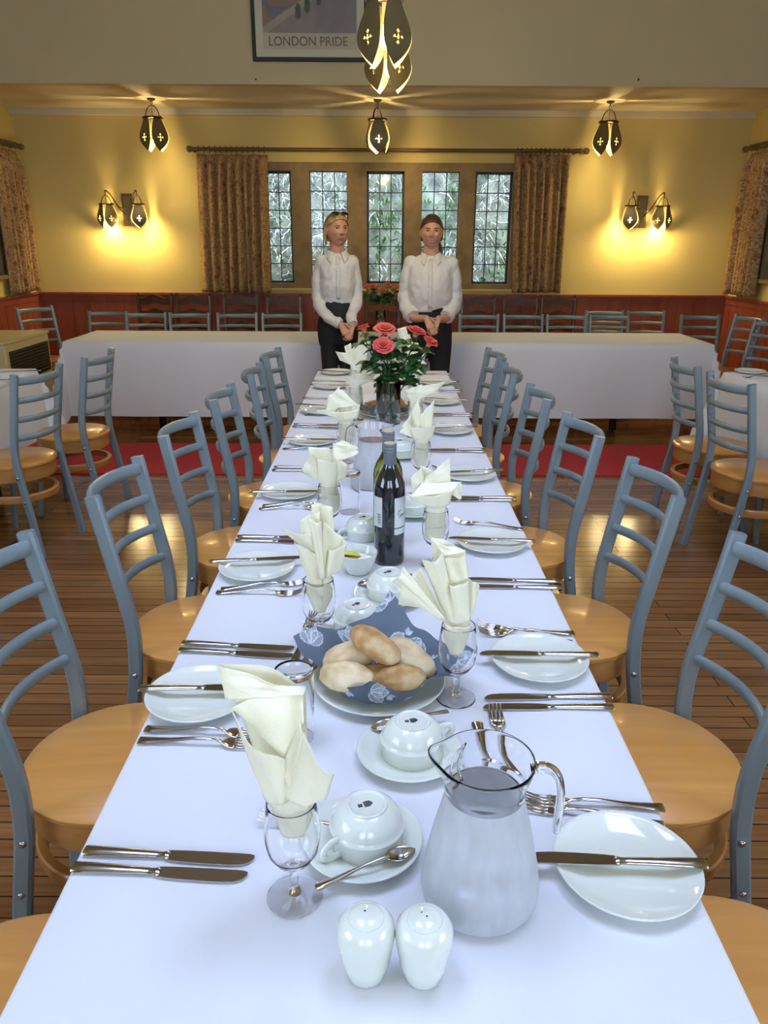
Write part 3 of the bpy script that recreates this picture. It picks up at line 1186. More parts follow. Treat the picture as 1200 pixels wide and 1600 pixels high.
MX0, MX1, MY0, MY1 = -.385, .385, .36, 4.62
table('long dining table down the middle of the hall, under the laid cloth', MX0, MX1, MY0, MY1)
o = drape(MX0, MX1, MY0, MY1, TZ + .003, .20, .20, .20, 1.3).build('tablecloth', 'cloth', angle=60)
tag(o, 'white cloth over the long central table laid with cutlery, glasses and bread', 'tablecloth', 'white tablecloths')
HX0, HX1, HY0, HY1 = -2.42, 2.52, 5.92, 6.65
table('wide head table along the far end behind the two waitresses', HX0, HX1, HY0, HY1, lx=.6, ly=.33)
o = drape(HX0, HX1, HY0, HY1, TZ + .003, .57, .57, .14, 4.2, flare=.05).build('tablecloth', 'cloth', angle=60)
tag(o, 'white cloth falling nearly to the floor on the wide head table across the far end', 'tablecloth', 'white tablecloths')
for (x0, x1, lab1, lab2) in ((-2.85, -2.07, 'side dining table by the heater side wall, under its own white cloth', 'white cloth with a pointed hanging corner on the side table nearest the heater'),
                             (2.05, 2.85, 'side dining table opposite the heater, under its own white cloth', 'white cloth on the side table below the pair of red-seated chairs')):
    table(lab1, x0, x1, .6, 4.63)
    o = drape(x0, x1, .6, 4.63, TZ + .003, .40, .30, .36, 2.2 + x0, flare=.06).build('tablecloth', 'cloth', angle=60)
    tag(o, lab2, 'tablecloth', 'white tablecloths')


# ================================================================== CHAIRS (face +X, seat centre over the origin)
def make_chair(label, group, seatmat='seat', apronmat='apron'):
    t = thing('dining_chair', label, 'chair', (0, 0, 0), 0, group)
    MB().lathe([(0, .437), (.197, .437), (.200, .441), (.200, .451), (.194, .456), (0, .457)], 48, cap=False).build('seat', seatmat, t)
    MB().lathe([(.172, .372), (.189, .372), (.191, .377), (.191, .436), (.172, .436), (.172, .372)], 48, cap=False).build('apron', apronmat, t)
    MB().lathe([(.168, .268), (.187, .266), (.190, .272), (.190, .298), (.186, .302), (.170, .301), (.168, .268)], 48, cap=False).build('foot_ring', apronmat, t)
    for sy in (-1, 1):
        y = sy * .178
        path = [(-.205, y * 1.04, 0), (-.185, y * 1.03, .15), (-.158, y * 1.01, .32), (-.142, y, .43), (-.140, y, .55), (-.166, y * 1.01, .70), (-.200, y * 1.02, .895)]
        mb = MB()
        mb.tube(spline(path, 20), .0125, .0175, up=(1, 0, 0), square=True)
        mb.build('back_post', 'frame', t)
        f = MB()
        f.tube([(.115, sy * .125, .437), (.125, sy * .135, .38), (.175, sy * .160, 0)], .013, .013, up=(1, 0, 0), square=True)
        f.build('front_leg', 'frame', t)
        MB().ellipsoid((-.143, sy * .192, .405), (.008, .006, .008), n=10, m=6).build('bolt', 'steel', t)
        MB().ellipsoid((-.163, sy * .1955, .285), (.007, .005, .007), n=10, m=6).build('bolt', 'steel', t)
    for (z, hgt) in ((.862, .019), (.772, .0145), (.682, .0145), (.592, .0145)):
        xp = -.140 - .026 * (z - .55) / .15 if z < .7 else -.166 - .034 * (z - .7) / .195
        pts = []
        for k in range(15):
            s_ = k / 14 * 2 - 1
            pts.append((xp - .062 * (1 - abs(s_) ** 2.2), s_ * .172, z))
        MB().tube(pts, .0085, hgt, n=12).build('back_rail', 'frame', t)
    return t


used = [False]
GC = 'grey ladder-back chairs with round beech seats'
chair0 = make_chair('x', GC)


def place_chair(x, y, rz, label, group=GC, proto=None):
    if not used[0] and proto is None:
        used[0] = True
        chair0.location = (x, y, 0)
        chair0.rotation_euler = (0, 0, rz)
        chair0['label'] = label
        return chair0
    return dup(proto or chair0, (x, y, 0), rz, label, group)


LX = [-.52, -.545, -.50, -.485, -.455, -.415, -.41]
LY = [.76, 1.36, 1.945, 2.545, 3.13, 3.73, 4.28]
LR = [0, 4, 0, -2, 0, 2, -3]
RX = [.53, .555, .525, .485, .45, .42, .425]
RY = [.80, 1.365, 1.96, 2.56, 3.17, 3.77, 4.33]
RR = [0, -3, 0, 3, 0, -2, 2]
for i in range(7):
    place_chair(LX[i], LY[i], radians(LR[i]), 'grey ladder-back chair, %s from the camera along the long table, heater side' % ORD[i])
for i in range(7):
    place_chair(RX[i], RY[i], pi + radians(RR[i]), 'grey ladder-back chair, %s from the camera along the long table, side away from heater' % ORD[i])
GS = 'grey chairs at the side tables'
place_chair(-1.745, 4.25, pi + radians(-3), 'grey ladder-back chair at the heater-side table, farther of the two', GS)
place_chair(-1.83, 3.70, pi + radians(-10), 'grey ladder-back chair at the heater-side table, nearer the camera and turned slightly', GS)
place_chair(1.775, 4.02, radians(-2), 'grey ladder-back chair at the opposite side table, farther of the two', GS)
place_chair(1.79, 3.54, radians(6), 'grey ladder-back chair at the opposite side table, nearer the camera', GS)
GH = 'grey chairs behind the head table'


def chair_at(px, py, ztop, rz, label, group=GH, proto=None, back=.22):
    """put a chair so that the middle of its top rail shows at that pixel"""
    p = PT(px, py, ztop)
    d = Matrix.Rotation(rz, 3, 'Z') @ Vector((-back, 0, 0))
    cy = p.y - d.y
    if group == GH:
        cy = rowy.get(px, 6.95)
        q = PY(px, py, cy - d.y + .1)
        o = place_chair(rowx.get(px, q.x - d.x), cy, rz, label, group, proto)
        o.scale = (.95, .95, .95)
        return o
    return place_chair(p.x - d.x, cy, rz, label, group, proto)


rowx = {166: -2.53, 215: -2.125, 282: -1.735, 830: 1.272, 898: 1.662, 968: 2.052, 961: 2.125, 1024: 2.52, 1098: 2.90}
rowy = {166: 7.07, 961: 7.38, 1024: 7.38, 1098: 7.0, 968: 6.96}
FB = radians(-90)   # faces the camera: back towards the end wall
hl = [(166, 485), (215, 492), (282, 492), (360, 493), (433, 493)]
hn = ['first from the heater behind the head table, set further back', 'second from the heater behind the head table', 'third from the heater behind the head table',
      'fourth from the heater behind the head table', 'behind the head table, just beside the blonde waitress']
for (px, py), n_ in zip(hl, hn):
    chair_at(px, py, .882, FB + radians(2 if px > 170 else -4), 'grey ladder-back chair, ' + n_)
hr = [(755, 493), (830, 493), (898, 494), (968, 496), (961, 489), (1024, 487), (1098, 487)]
hn = ['just beside the dark-haired waitress, behind the head table', 'second past the dark-haired waitress, behind the head table', 'third past the dark-haired waitress, behind the head table',
      'fourth past the dark-haired waitress, overlapping one behind it', 'further back, half hidden by the chair in front of it', 'standing just past the overlapping pair by the panelled wall', 'last of the row, standing alone in the panelled corner']
for (px, py), n_ in zip(hr, hn):
    chair_at(px, py, .882, FB + radians(3 if px == 1098 else 0), 'grey ladder-back chair, ' + n_)
GW = 'chairs with reddish seats by the side walls'
redchair = make_chair('grey ladder-back chair with reddish seat beside the heater, back to the corner', GW, 'redwood', 'redwood')
redchair.location = (-2.95, 7.03, 0)
redchair.rotation_euler = (0, 0, radians(-28))
place_chair(2.86, 6.53, pi + radians(10), 'grey ladder-back chair with reddish seat by the side wall, farther of the pair', GW, redchair)
place_chair(2.84, 6.06, pi + radians(16), 'grey ladder-back chair with reddish seat by the side wall, nearer of the pair', GW, redchair)


# ---- dark carved chairs along the panelling (face -Y)
def make_carved(label):
    t = thing('carved_chair', label, 'chair', (0, 0, 0), 0, 'dark carved chairs along the panelling')
    mb = MB()
    mb.box(-.168, .168, -.40, .0, .43, .47)
    o = mb.build('seat', 'darkwood', t, smooth=False)
    for sx in (-1, 1):
        MB().tube(spline([(sx * .155, -.01, 0), (sx * .155, -.005, .44), (sx * .158, .02, .7), (sx * .160, .045, .95)], 12), .017, .015, up=(0, 1, 0), square=True).build('back_post', 'darkwood', t)
        MB().tube([(sx * .145, -.37, .43), (sx * .145, -.37, 0)], .018, n=8).build('front_leg', 'darkwood', t)
        MB().ellipsoid((sx * .160, .046, .965), (.014, .014, .018), n=10, m=6).build('finial', 'darkwood', t)
    for (zc, hh, am) in ((.905, .035, .022), (.785, .030, .018), (.665, .030, .018)):
        sl = MB()
        yy = .035 - (.95 - zc) * .09
        NU = 24
        for s_, yo in ((0, -.008), (1, .008)):
            for k in range(NU + 1):
                u = k / NU * 2 - 1
                x = u * .152
                wv = am * (cos(u * pi * 1.5) * .6 + .4 * (1 - u * u))
                sl.vert((x, yy + yo, zc - hh + wv * .55))
                sl.vert((x, yy + yo, zc + hh + wv))
        n2 = 2 * (NU + 1)
        for k in range(NU):
            a = 2 * k
            sl.face((a, a + 2, a + 3, a + 1))
            sl.face((n2 + a, n2 + a + 1, n2 + a + 3, n2 + a + 2))
            sl.face((a + 1, a + 3, n2 + a + 3, n2 + a + 1))
            sl.face((a, n2 + a, n2 + a + 2, a + 2))
        sl.build('back_slat', 'darkwood', t)
    return t


cc = make_carved('dark carved chair against the panelling, end one of its row, nearest the heater')
cpos = [(242, 473), (302, 473), (376, 472), (443, 473), (598, 473), (747, 473), (813, 473), (873, 472)]
clab = ['', 'dark carved chair against the panelling, second from the heater end', 'dark carved chair against the panelling, third from the heater end, under the curtain',
        'dark carved chair against the panelling, beside the blonde waitress', 'dark carved chair against the panelling, seen between the two waitresses behind roses',
        'dark carved chair against the panelling, beside the dark-haired waitress', 'dark carved chair against the panelling, second past the dark-haired waitress', 'dark carved chair against the panelling, last of the row under the far curtain']
for i, ((px, py), lb) in enumerate(zip(cpos, clab)):
    p = PY(px, py, YB - .42)
    if i == 0:
        cc.location = (p.x, YB - .45, 0)
    else:
        dup(cc, (p.x, YB - .45, 0), 0, lb)

# ================================================================== TABLEWARE
TOP = 0.7435


def plate_mb(r, well, h, lip=.004):
    return MB().lathe([(0, .003), (well * .55, .003), (well * .6, 0), (well * .95, .001), (r * .98, h - lip), (r, h - .001), (r * .985, h), (r * .93, h - .0035), (well * 1.05, .0075), (well * .9, .006), (0, .006)], 56, cap=False)


PLATE = plate_mb(.090, .058, .018).mesh('side_plate', 'china', angle=180)
SAUCER = MB().lathe([(0, .003), (.025, .003), (.027, 0), (.042, .001), (.076, .014), (.0785, .0165), (.077, .0178), (.070, .0155), (.048, .008), (.036, .0065), (.034, .0055), (0, .0055)], 56, cap=False).mesh('saucer', 'china', angle=180)
BIGPLATE = plate_mb(.116, .080, .017).mesh('bread_plate', 'china', angle=180)


def obj(name, me, loc, rotz=0, parent=None, rot=None):
    o = bpy.data.objects.new(name, me)
    COL.objects.link(o)
    o.location = loc
    o.rotation_euler = rot if rot else (0, 0, rotz)
    if parent:
        o.parent = parent
    return o


# ---- cutlery lies along +X: blade / tines / bowl at +X, origin at the middle, z=0 on the table
def flat_bar(stations, n=10):
    """stations: (x, z, halfwidth, halfthick)"""
    mb = MB()
    rings = []
    for (x, z, hw, ht) in stations:
        rings.append([mb.vert((x, hw * cos(2 * pi * k / n), z + ht * sin(2 * pi * k / n))) for k in range(n)])
    for a, b in zip(rings, rings[1:]):
        for k in range(n):
            mb.face((a[k], b[k], b[(k + 1) % n], a[(k + 1) % n]))
    mb.face(rings[0])
    mb.face(rings[-1][::-1])
    return mb


def blade_mesh():
    mb = MB()
    prof = [(-.005, -.0055, .0055), (.0, -.008, .0075), (.02, -.0095, .0085), (.05, -.0105, .0088), (.08, -.0105, .0088), (.095, -.0092, .0088), (.104, -.0055, .0085), (.1095, .002, .0065)]
    for s in (0, 1):
        for (x, y0, y1) in prof:
            mb.vert((x, y0, .0022 + (.0016 if s else 0)))
            mb.vert((x, y1, .0018 + (.0026 if s else 0)))
    n = len(prof) * 2
    for i in range(len(prof) - 1):
        a = 2 * i
        mb.face((a, a + 1, a + 3, a + 2))
        mb.face((n + a, n + a + 2, n + a + 3, n + a + 1))
        mb.face((a, a + 2, n + a + 2, n + a))
        mb.face((a + 1, n + a + 1, n + a + 3, a + 3))
    mb.face((n - 2, n - 1, 2 * n - 1, 2 * n - 2))
    mb.face((0, n, n + 1, 1))
    return mb.mesh('blade', 'steel', angle=50)


BLADE = blade_mesh()
KHANDLE = flat_bar([(-.1095, .0035, .0078, .003), (-.108, .0036, .0085, .0036), (-.09, .004, .0082, .0039), (-.05, .004, .0068, .0036), (-.015, .0036, .0056, .0031), (-.006, .0034, .0052, .003), (-.004, .0034, .0066, .0036), (-.001, .0034, .0066, .0036), (.002, .0032, .0055, .002)], 12).mesh('handle', 'steel', angle=60)


def fork_head():
    mb = MB()
    # neck and palm as a curved sheet, four tines
    def sheet(u, v):
        x = lerp(.030, .058, v)
        w = lerp(.0028, .0122, sstep(0, .75, v))
        return (x, (u * 2 - 1) * w, .0085 + -.0055 * sin(pi * clamp((x - .03) / .05)) + .0014 * (u * 2 - 1) ** 2)
    mb.grid(8, 8, sheet)
    for k in range(4):
        y = (k - 1.5) * .0066
        mb.tube([(.057, y, .0055), (.066, y * .99, .0038), (.080, y * .97, .0058), (.0955, y * .95, .0125)], [.0021, .0018, .0015, .0006], [.0012, .0011, .001, .0006], n=6)
    me = mb.mesh('fork_head', 'steel', angle=60)
    return me


FHEAD = fork_head()
FHANDLE = flat_bar([(-.0955, .003, .0085, .0015), (-.0945, .0032, .0095, .0021), (-.08, .0035, .0086, .0022), (-.045, .006, .0052, .0022), (-.01, .0105, .0034, .0023), (.015, .011, .0029, .0022), (.031, .0085, .003, .0018), (.036, .007, .0038, .0012)], 10).mesh('handle', 'steel', angle=60)


def spoon_head(L, W):
    mb = MB()

    def fn(u, v):
        x = v * L
        w = W * (sin(pi * clamp(v * .97 + .03)) ** .62) * (1.08 - .16 * v)
        a = (u * 2 - 1)
        return (x, a * w, .0105 - .0085 * sin(pi * v) * (1 - a * a) - .004 * v)
    mb.grid(12, 16, fn)
    return mb.mesh('bowl', 'steel', angle=180)


SHEAD = spoon_head(.041, .0118)
SHANDLE = flat_bar([(-.092, .004, .0055, .0012), (-.090, .004, .0062, .0016), (-.07, .0055, .0045, .0016), (-.03, .0105, .0025, .0018), (.0, .0115, .0022, .0017), (.004, .0108, .003, .001)], 8).mesh('handle', 'steel', angle=60)
DHEAD = spoon_head(.058, .019)
DHANDLE = flat_bar([(-.115, .004, .0085, .0016), (-.113, .004, .0095, .0021), (-.09, .005, .0075, .002), (-.04, .0105, .0035, .002), (.0, .0118, .003, .002), (.005, .0108, .004, .0012)], 10).mesh('handle', 'steel', angle=60)


def cutlery(kind, handle_px, tip_px, label, group, z=TOP, tilt=0.0, w3=None):
    if w3:
        a, b = Vector(w3[0]), Vector(w3[1])
    else:
        a, b = PT(*handle_px, z), PT(*tip_px, z)
    d = b - a
    ang = atan2(d.y, d.x)
    c = (a + b) / 2
    half = {'knife': .1095, 'fork': .0955, 'teaspoon': .068, 'dessert_spoon': .0865}[kind]
    off = {'knife': 0, 'fork': 0, 'teaspoon': .024, 'dessert_spoon': .0285}[kind]
    nm = {'knife': 'table_knife', 'fork': 'table_fork', 'teaspoon': 'teaspoon', 'dessert_spoon': 'dessert_spoon'}[kind]
    t = thing(nm, label, {'knife': 'knife', 'fork': 'fork'}.get(kind, 'spoon'), (c.x + cos(ang) * off, c.y + sin(ang) * off, z), 0, group)
    t.rotation_euler = (0, -tilt, ang)
    hm = {'knife': KHANDLE, 'fork': FHANDLE, 'teaspoon': SHANDLE, 'dessert_spoon': DHANDLE}[kind]
    bm = {'knife': BLADE, 'fork': FHEAD, 'teaspoon': SHEAD, 'dessert_spoon': DHEAD}[kind]
    o = obj('handle', hm, (0, 0, 0), parent=t)
    p = obj({'knife': 'blade', 'fork': 'tines'}.get(kind, 'bowl'), bm, (0, 0, 0), parent=t)
    if kind != 'knife':
        solidify(p, .0011)
    if kind == 'knife' and abs(ang) > pi / 2:
        pass
    return t


# side plates, each with a knife across it
SA, SB = 'heater side', 'side away from heater'
GPL, GKN, GFK, GPK = 'side plates along the long table', 'knives laid in pairs', 'forks laid at the places', 'knives across the side plates'
PLR = [((978, 1358), (1097, 1353), (828, 1343)), ((842, 1034), (931, 1025), (752, 1023)), ((768, 850), (830, 847), (706, 842)), ((732, 744), (768, 736), (703, 739)),
       ((704, 674), (735, 668), (674, 670)), ((690, 629), (713, 625), (679, 623)), ((682, 599), (703, 597), (668, 597))]
PLL = [((312, 1090), (238, 1078), (400, 1076)), ((402, 890), (335, 879), (465, 873)), ((452, 771), (398, 770), (496, 769)), ((488, 691), (446, 687), (524, 688)),
       ((500, 643), (471, 633), (526, 636)), ((515, 605), (490, 602), (545, 603)), ((525, 583), (500, 580), (548, 582))]
for side, lst in ((SB, PLR), (SA, PLL)):
    for i, (c, hp, tp) in enumerate(lst):
        p = PT(*c, TOP + .004)
        lim = .385 - .092
        if side == SA and i >= 4:
            p.x = max(p.x, -.30)
        o = obj('side_plate', PLATE, (p.x, p.y, TOP))
        tag(o, 'white side plate under a knife, %s from the camera, %s' % (ORD[i], side), 'plate', GPL)
        t = cutlery('knife', hp, tp, 'knife lying across the %s side plate from the camera, %s' % (ORD[i], side), GPK, z=TOP + .0182)

# knife pairs (handle end, blade tip) for each place
KR = [[((952, 1090), (760, 1092)), ((957, 1107), (755, 1107))], [((857, 910), (745, 907)), ((859, 920), (746, 918))], [((793, 779), (706, 778)), ((794, 783), (704, 783))],
      [((752, 703), (671, 703)), ((753, 707), (671, 706))], [((724, 647), (679, 647)), ((726, 650), (679, 650))], [((714, 610), (664, 610)), ((716, 613), (664, 613))], [((694, 585), (660, 585))]]
KL = [[((133, 1332), (396, 1347)), ((120, 1358), (380, 1373))], [((298, 1007), (446, 1015)), ((290, 1018), (447, 1027))], [((382, 840), (490, 842)), ((378, 846), (490, 849))],
      [((436, 731), (520, 732)), ((433, 736), (519, 737))], [((469, 664), (530, 665)), ((466, 668), (529, 670))], [((486, 623), (530, 624))], [((494, 596), (545, 597))]]
for side, lst in ((SB, KR), (SA, KL)):
    for i, prs in enumerate(lst):
        for j, (hp, tp) in enumerate(prs):
            which = ('farther', 'nearer')[j] if len(prs) > 1 else 'visible'
            cutlery('knife', hp, tp, '%s knife of the pair at the %s place from the camera, %s' % (which, ORD[i], side), GKN)
FR = [[((1037, 1265), (814, 1254)), ((1037, 1293), (820, 1262))], [((897, 991), (745, 992)), ((893, 1006), (748, 979))], [((817, 828), (705, 816))], [((762, 733), (690, 733))], [((729, 665), (676, 666))]]
FL = [[((227, 1141), (378, 1149)), ((217, 1159), (388, 1166))], [((345, 922), (474, 913)), ((338, 927), (473, 930))], [((410, 791), (500, 789)), ((405, 796), (500, 795))], [((442, 702), (520, 704))], [((476, 649), (530, 648))]]
for side, lst in ((SB, FR), (SA, FL)):
    for i, prs in enumerate(lst):
        for j, (hp, tp) in enumerate(prs):
            which = ('farther', 'nearer')[j] if len(prs) > 1 else 'one visible'
            a, b = PT(*hp, TOP), PT(*tp, TOP)
            sd = (a - b).normalized()
            cutlery('fork', None, None, '%s fork at the %s place from the camera, %s' % (which, ORD[i], side), GFK, w3=(a, a - sd * .191))

# dessert forks and spoons lying lengthways in the middle
GD = 'dessert cutlery lying lengthways'


def lengthways(kind, px, label, up=True, L=.19, dx=0):
    a = PT(*px, TOP)
    b = a + Vector((dx, -L if up else L, 0))
    # px is the far end
    if kind == 'fork':
        cutlery(kind, None, None, label, GD, w3=(b, a))
    else:
        cutlery(kind, None, None, label, GD, w3=(a, b))


lengthways('fork', (772, 1109), 'dessert fork pointing away from the camera just behind the near water jug')
lengthways('dessert_spoon', (745, 1131), 'dessert spoon with its bowl seen through the rim of the near water jug', L=.175, dx=.004)
lengthways('fork', (489, 966), 'dessert fork pointing away beside the stem of the glass before the butter bowl', dx=-.02)
lengthways('dessert_spoon', (497, 982), 'dessert spoon handle beside a fork, just left of the cup behind the bread', L=.175, dx=.0)
a_ = PT(414, 1284, TOP)
cutlery('fork', None, None, 'dessert fork with tines showing behind the nearest wine glass', GD, w3=(a_ + Vector((.17, -.03, 0)), a_))

# ---- upturned cups on saucers
CUPP = [(.040, .001), (.0465, 0), (.0475, .001), (.0472, .0225), (.0490, .0255), (.0490, .0268), (.0462, .0290), (.0452, .033), (.0430, .0395), (.0375, .0475), (.031, .0525), (.0268, .0542), (.0262, .0568), (.024, .0576), (.0225, .0570), (.0215, .0552), (0, .0552)]
CUP = MB().lathe(CUPP + [(0, .0515), (.030, .0485), (.040, .036), (.0435, .028), (.0435, .002), (.040, .001)], 56, cap=False).mesh('body', 'china', angle=50)


def handle_mesh():
    mb = MB()
    pts = spline([(.044, 0, .0265), (.056, 0, .029), (.069, 0, .025), (.071, 0, .014), (.062, 0, .006), (.045, 0, .0045)], 18)
    mb.tube(pts, [.0052] * 18, [.0036] * 18, n=10, up=(0, 1, 0))
    return mb.mesh('handle', 'china', angle=180)


CUPH = handle_mesh()


def stamp_mesh():
    mb = MB()
    for (x, y) in ((-.0105, .0015), (-.0075, .0015), (-.0105, -.0015), (-.0075, -.0015)):
        mb.box(x - .0013, x + .0013, y - .0013, y + .0013, 0, .0003)
    for k, (w, y) in enumerate(((.009, .0048), (.0105, .0030), (.0115, .0012), (.0115, -.0006), (.010, -.0024), (.0075, -.0042))):
        mb.box(-.004, -.004 + w, y - .0005, y + .0006, 0, .0003)
    return mb.mesh('base_stamp', 'ink', smooth=False)


STAMP = stamp_mesh()
GCUP = 'upturned white cups along the table'


def cup(x, y, z, hang, label, stamp_rot=.2):
    t = thing('coffee_cup', label, 'cup', (x, y, z), 0, GCUP)
    obj('body', CUP, (0, 0, 0), parent=t)
    obj('handle', CUPH, (0, 0, 0), hang, parent=t)
    obj('base_stamp', STAMP, (0, 0, .0553), stamp_rot, parent=t)
    return t


def saucer(x, y, label):
    o = obj('saucer', SAUCER, (x, y, TOP))
    return tag(o, label, 'saucer', 'white saucers along the table')


def cup_on_saucer(px, desc, hang, srot, cupoff=(0, 0)):
    p = PT(*px, TOP + .004)
    saucer(p.x, p.y, 'white saucer under the upturned cup ' + desc)
    cup(p.x + cupoff[0], p.y + cupoff[1], TOP + .0062, hang, 'upturned white cup on a saucer ' + desc, srot)
    return p


p1 = cup_on_saucer((566, 1318), 'nearest the camera, beside the wine glass', radians(222), .35, (.006, .006))
p2 = cup_on_saucer((638, 1180), 'between the bread and the near water jug', radians(28), .2, (.006, .006))
p3 = cup_on_saucer((607, 932), 'behind the bread, before the wine bottles', radians(15), .6, (0, .004))
p4 = cup_on_saucer((645, 800), 'half hidden behind the dark wine bottle', radians(10), .5)
p5 = cup_on_saucer((625, 712), 'close behind the bottle tops', radians(10), .5)
p = PT(558, 982, TOP)
cup(p.x, p.y, TOP, radians(182), 'upturned white cup standing directly behind the blue napkin of bread', .7)
p = PT(568, 838, TOP)
cup(p.x, p.y, TOP, radians(208), 'upturned white cup standing behind the bowl of sachets', .5)
# teaspoons resting on saucers
GT = 'teaspoons on the saucers'


def teaspoon(a, b, label):
    a, b = Vector(a), Vector(b)
    d = b - a
    h = hypot(d.x, d.y)
    t = cutlery('teaspoon', None, None, label, GT, w3=(a, b))
    t.location.z = (a.z + b.z) / 2
    t.rotation_euler = (0, -atan2(b.z - a.z, h), atan2(d.y, d.x))


a = PT(507, 1400, TOP + .0)
b = PT(652, 1332, TOP + .014)
dd = (b - a); dd.z = 0; dd.normalize()
teaspoon((b.x - dd.x * .136, b.y - dd.y * .136, TOP + .013), (b.x, b.y, TOP + .0155), 'teaspoon tilted over the rim of the nearest saucer')
a = PT(578, 1143, TOP + .014)
teaspoon((a.x + .125, a.y + .048, TOP + .015), (a.x, a.y, TOP + .0125), 'teaspoon lying behind the cup between bread and jug')
a = PT(560, 917, TOP + .012)
teaspoon((a.x + .115, a.y + .05, TOP + .015), (a.x, a.y, TOP + .0125), 'teaspoon on the saucer before the wine bottles')

# ---- salt and pepper
SHK = [(0, .0), (.0195, 0), (.0215, .003), (.0262, .022), (.0292, .042), (.0308, .055), (.0295, .066), (.0235, .0745), (.0192, .0768), (.0185, .0762), (.0178, .0772), (.012, .0798), (0, .0808)]
SHM = MB().lathe(SHK, 48, cap=False).mesh('body', 'china', angle=60)


def hole_mb(pts):
    mb = MB()
    for (x, y) in pts:
        mb.lathe([(0, 0), (.0011, 0), (.0011, .0006), (0, .0006)], 12, (x, y, .0802 - .25 * (x * x + y * y) * 60), cap=False)
    return mb


for (px, nm, holes, lab) in (((572, 1518), 'salt_shaker', [(-.001, .004)], 'white china salt shaker with one hole, nearest the camera'),
                             ((661, 1521), 'pepper_shaker', [(-.0028, .0045), (.0022, -.0005)], 'white china pepper shaker with two black holes, beside the salt')):
    p = PT(*px, TOP)
    t = thing(nm, lab, 'shaker', (p.x, p.y, TOP), 0, 'salt and pepper pair')
    obj('body', SHM, (0, 0, 0), parent=t)
    for hxy in holes:
        hole_mb([hxy]).build('hole', 'hole', t)

# ---- butter bowl with sachets
p = PT(560, 893, TOP)
o = MB().lathe([(0, 0), (.026, 0), (.028, .003), (.040, .030), (.0455, .050), (.0448, .0515), (.0435, .050), (.037, .028), (.025, .006), (0, .006)], 48, cap=False).build('sachet_bowl', 'china', angle=60, loc=p)
tag(o, 'small white china bowl of sachets beside the dark wine bottle', 'bowl')
for (dx, dy, dz, rz, ry, m, lab) in ((-.016, .010, .042, .3, .25, 'pack_g', 'yellow-green sachet on top in the white bowl'), (-.012, .000, .036, -.2, .1, 'pack_b', 'brown sachet in the white bowl'),
                                     (.010, -.008, .035, .7, -.1, 'pack_w', 'white sachet near the front of the white bowl'), (.012, .012, .034, -.5, .1, 'pack_w', 'white sachet at the back of the white bowl')):
    mb = MB()
    mb.grid(6, 4, lambda u, v: ((u - .5) * .044, (v - .5) * .026, .004 * (1 - (2 * u - 1) ** 2) * (1 - (2 * v - 1) ** 2)))
    mb.grid(6, 4, lambda u, v: ((.5 - u) * .044, (v - .5) * .026, -.002 * (1 - (2 * u - 1) ** 2) * (1 - (2 * v - 1) ** 2)))
    o = mb.build('sachet', m, loc=(p.x + dx, p.y + dy, TOP + dz))
    o.rotation_euler = (0, ry, rz)
    tag(o, lab, 'sachet', 'sachets in the bowl')

# ---- wine glasses
GOB = [(0, 0), (.0325, 0), (.0335, .0015), (.0325, .003), (.018, .0052), (.009, .009), (.0052, .018), (.0048, .036), (.0065, .046), (.012, .0515), (.022, .059), (.0295, .072), (.0325, .090), (.0325, .104), (.0300, .125), (.0284, .1385), (.0281, .1402), (.0276, .1408),
       (.0272, .1402), (.0271, .1385), (.0288, .125), (.0311, .104), (.0311, .090), (.0280, .073), (.0205, .061), (.010, .0550), (0, .0540)]
GLM = MB().lathe(GOB, 56, cap=False).mesh('wine_glass', 'glass', angle=38)
GG = 'stemmed wine glasses holding napkins'
GLP = {}
for key, (px, lab) in {
    'l1': ((461, 1401), 'stemmed wine glass holding a napkin, nearest the camera, beside the upturned cup'),
    'r2': ((712, 1091), 'stemmed wine glass holding a napkin at the corner of the blue bread napkin'),
    'l2': ((500, 1008), 'stemmed wine glass holding a napkin before the white bowl of sachets'),
    'r3': ((679, 882), 'stemmed wine glass holding a napkin, across from the wine bottles'),
    'l3': ((516, 836), 'stemmed wine glass holding a napkin beside the tall tumbler and far jug'),
    'r4': ((657, 757), 'stemmed wine glass holding a napkin, third from the camera, side away from heater'),
    'l4': ((541, 722), 'stemmed wine glass holding a napkin just beside the second water jug handle'),
    'r5': ((648, 682), 'stemmed wine glass holding a napkin beside the bread behind the rose vase'),
    'l5': ((556, 656), 'stemmed wine glass holding a napkin, fifth on the heater side, by the vase'),
    'l6': ((556, 618), 'stemmed wine glass holding a star-shaped napkin, sixth on the heater side'),
    'r6': ((646, 630), 'stemmed wine glass holding a napkin among the rose leaves, side away from heater'),
    'r7': ((640, 598), 'stemmed wine glass farthest away behind the roses'),
}.items():
    p = PT(*px, TOP)
    GLP[key] = p
    tag(obj('wine_glass', GLM, (p.x, p.y, TOP), rotz=hash(px) % 7), lab, 'glass', GG)

# ---- upturned tumblers
TUM = [(.0265, 0), (.0283, 0), (.0288, .002), (.0307, .116), (.0305, .1185), (.0295, .121), (.0270, .122), (.010, .1215), (0, .121), (0, .109), (.020, .110), (.0275, .113), (.0283, .100), (.0268, .002), (.0265, 0)]
TUMM = MB().lathe(TUM, 40, cap=False).mesh('tumbler', 'glass', angle=60)
for px, lab in (((463, 1150), 'upturned glass tumbler behind the nearest napkin, beside the bread'), ((547, 800), 'upturned glass tumbler beside the second water jug')):
    p = PT(*px, TOP)
    tag(obj('tumbler', TUMM, (p.x, p.y, TOP)), lab, 'glass', 'upturned tumblers')


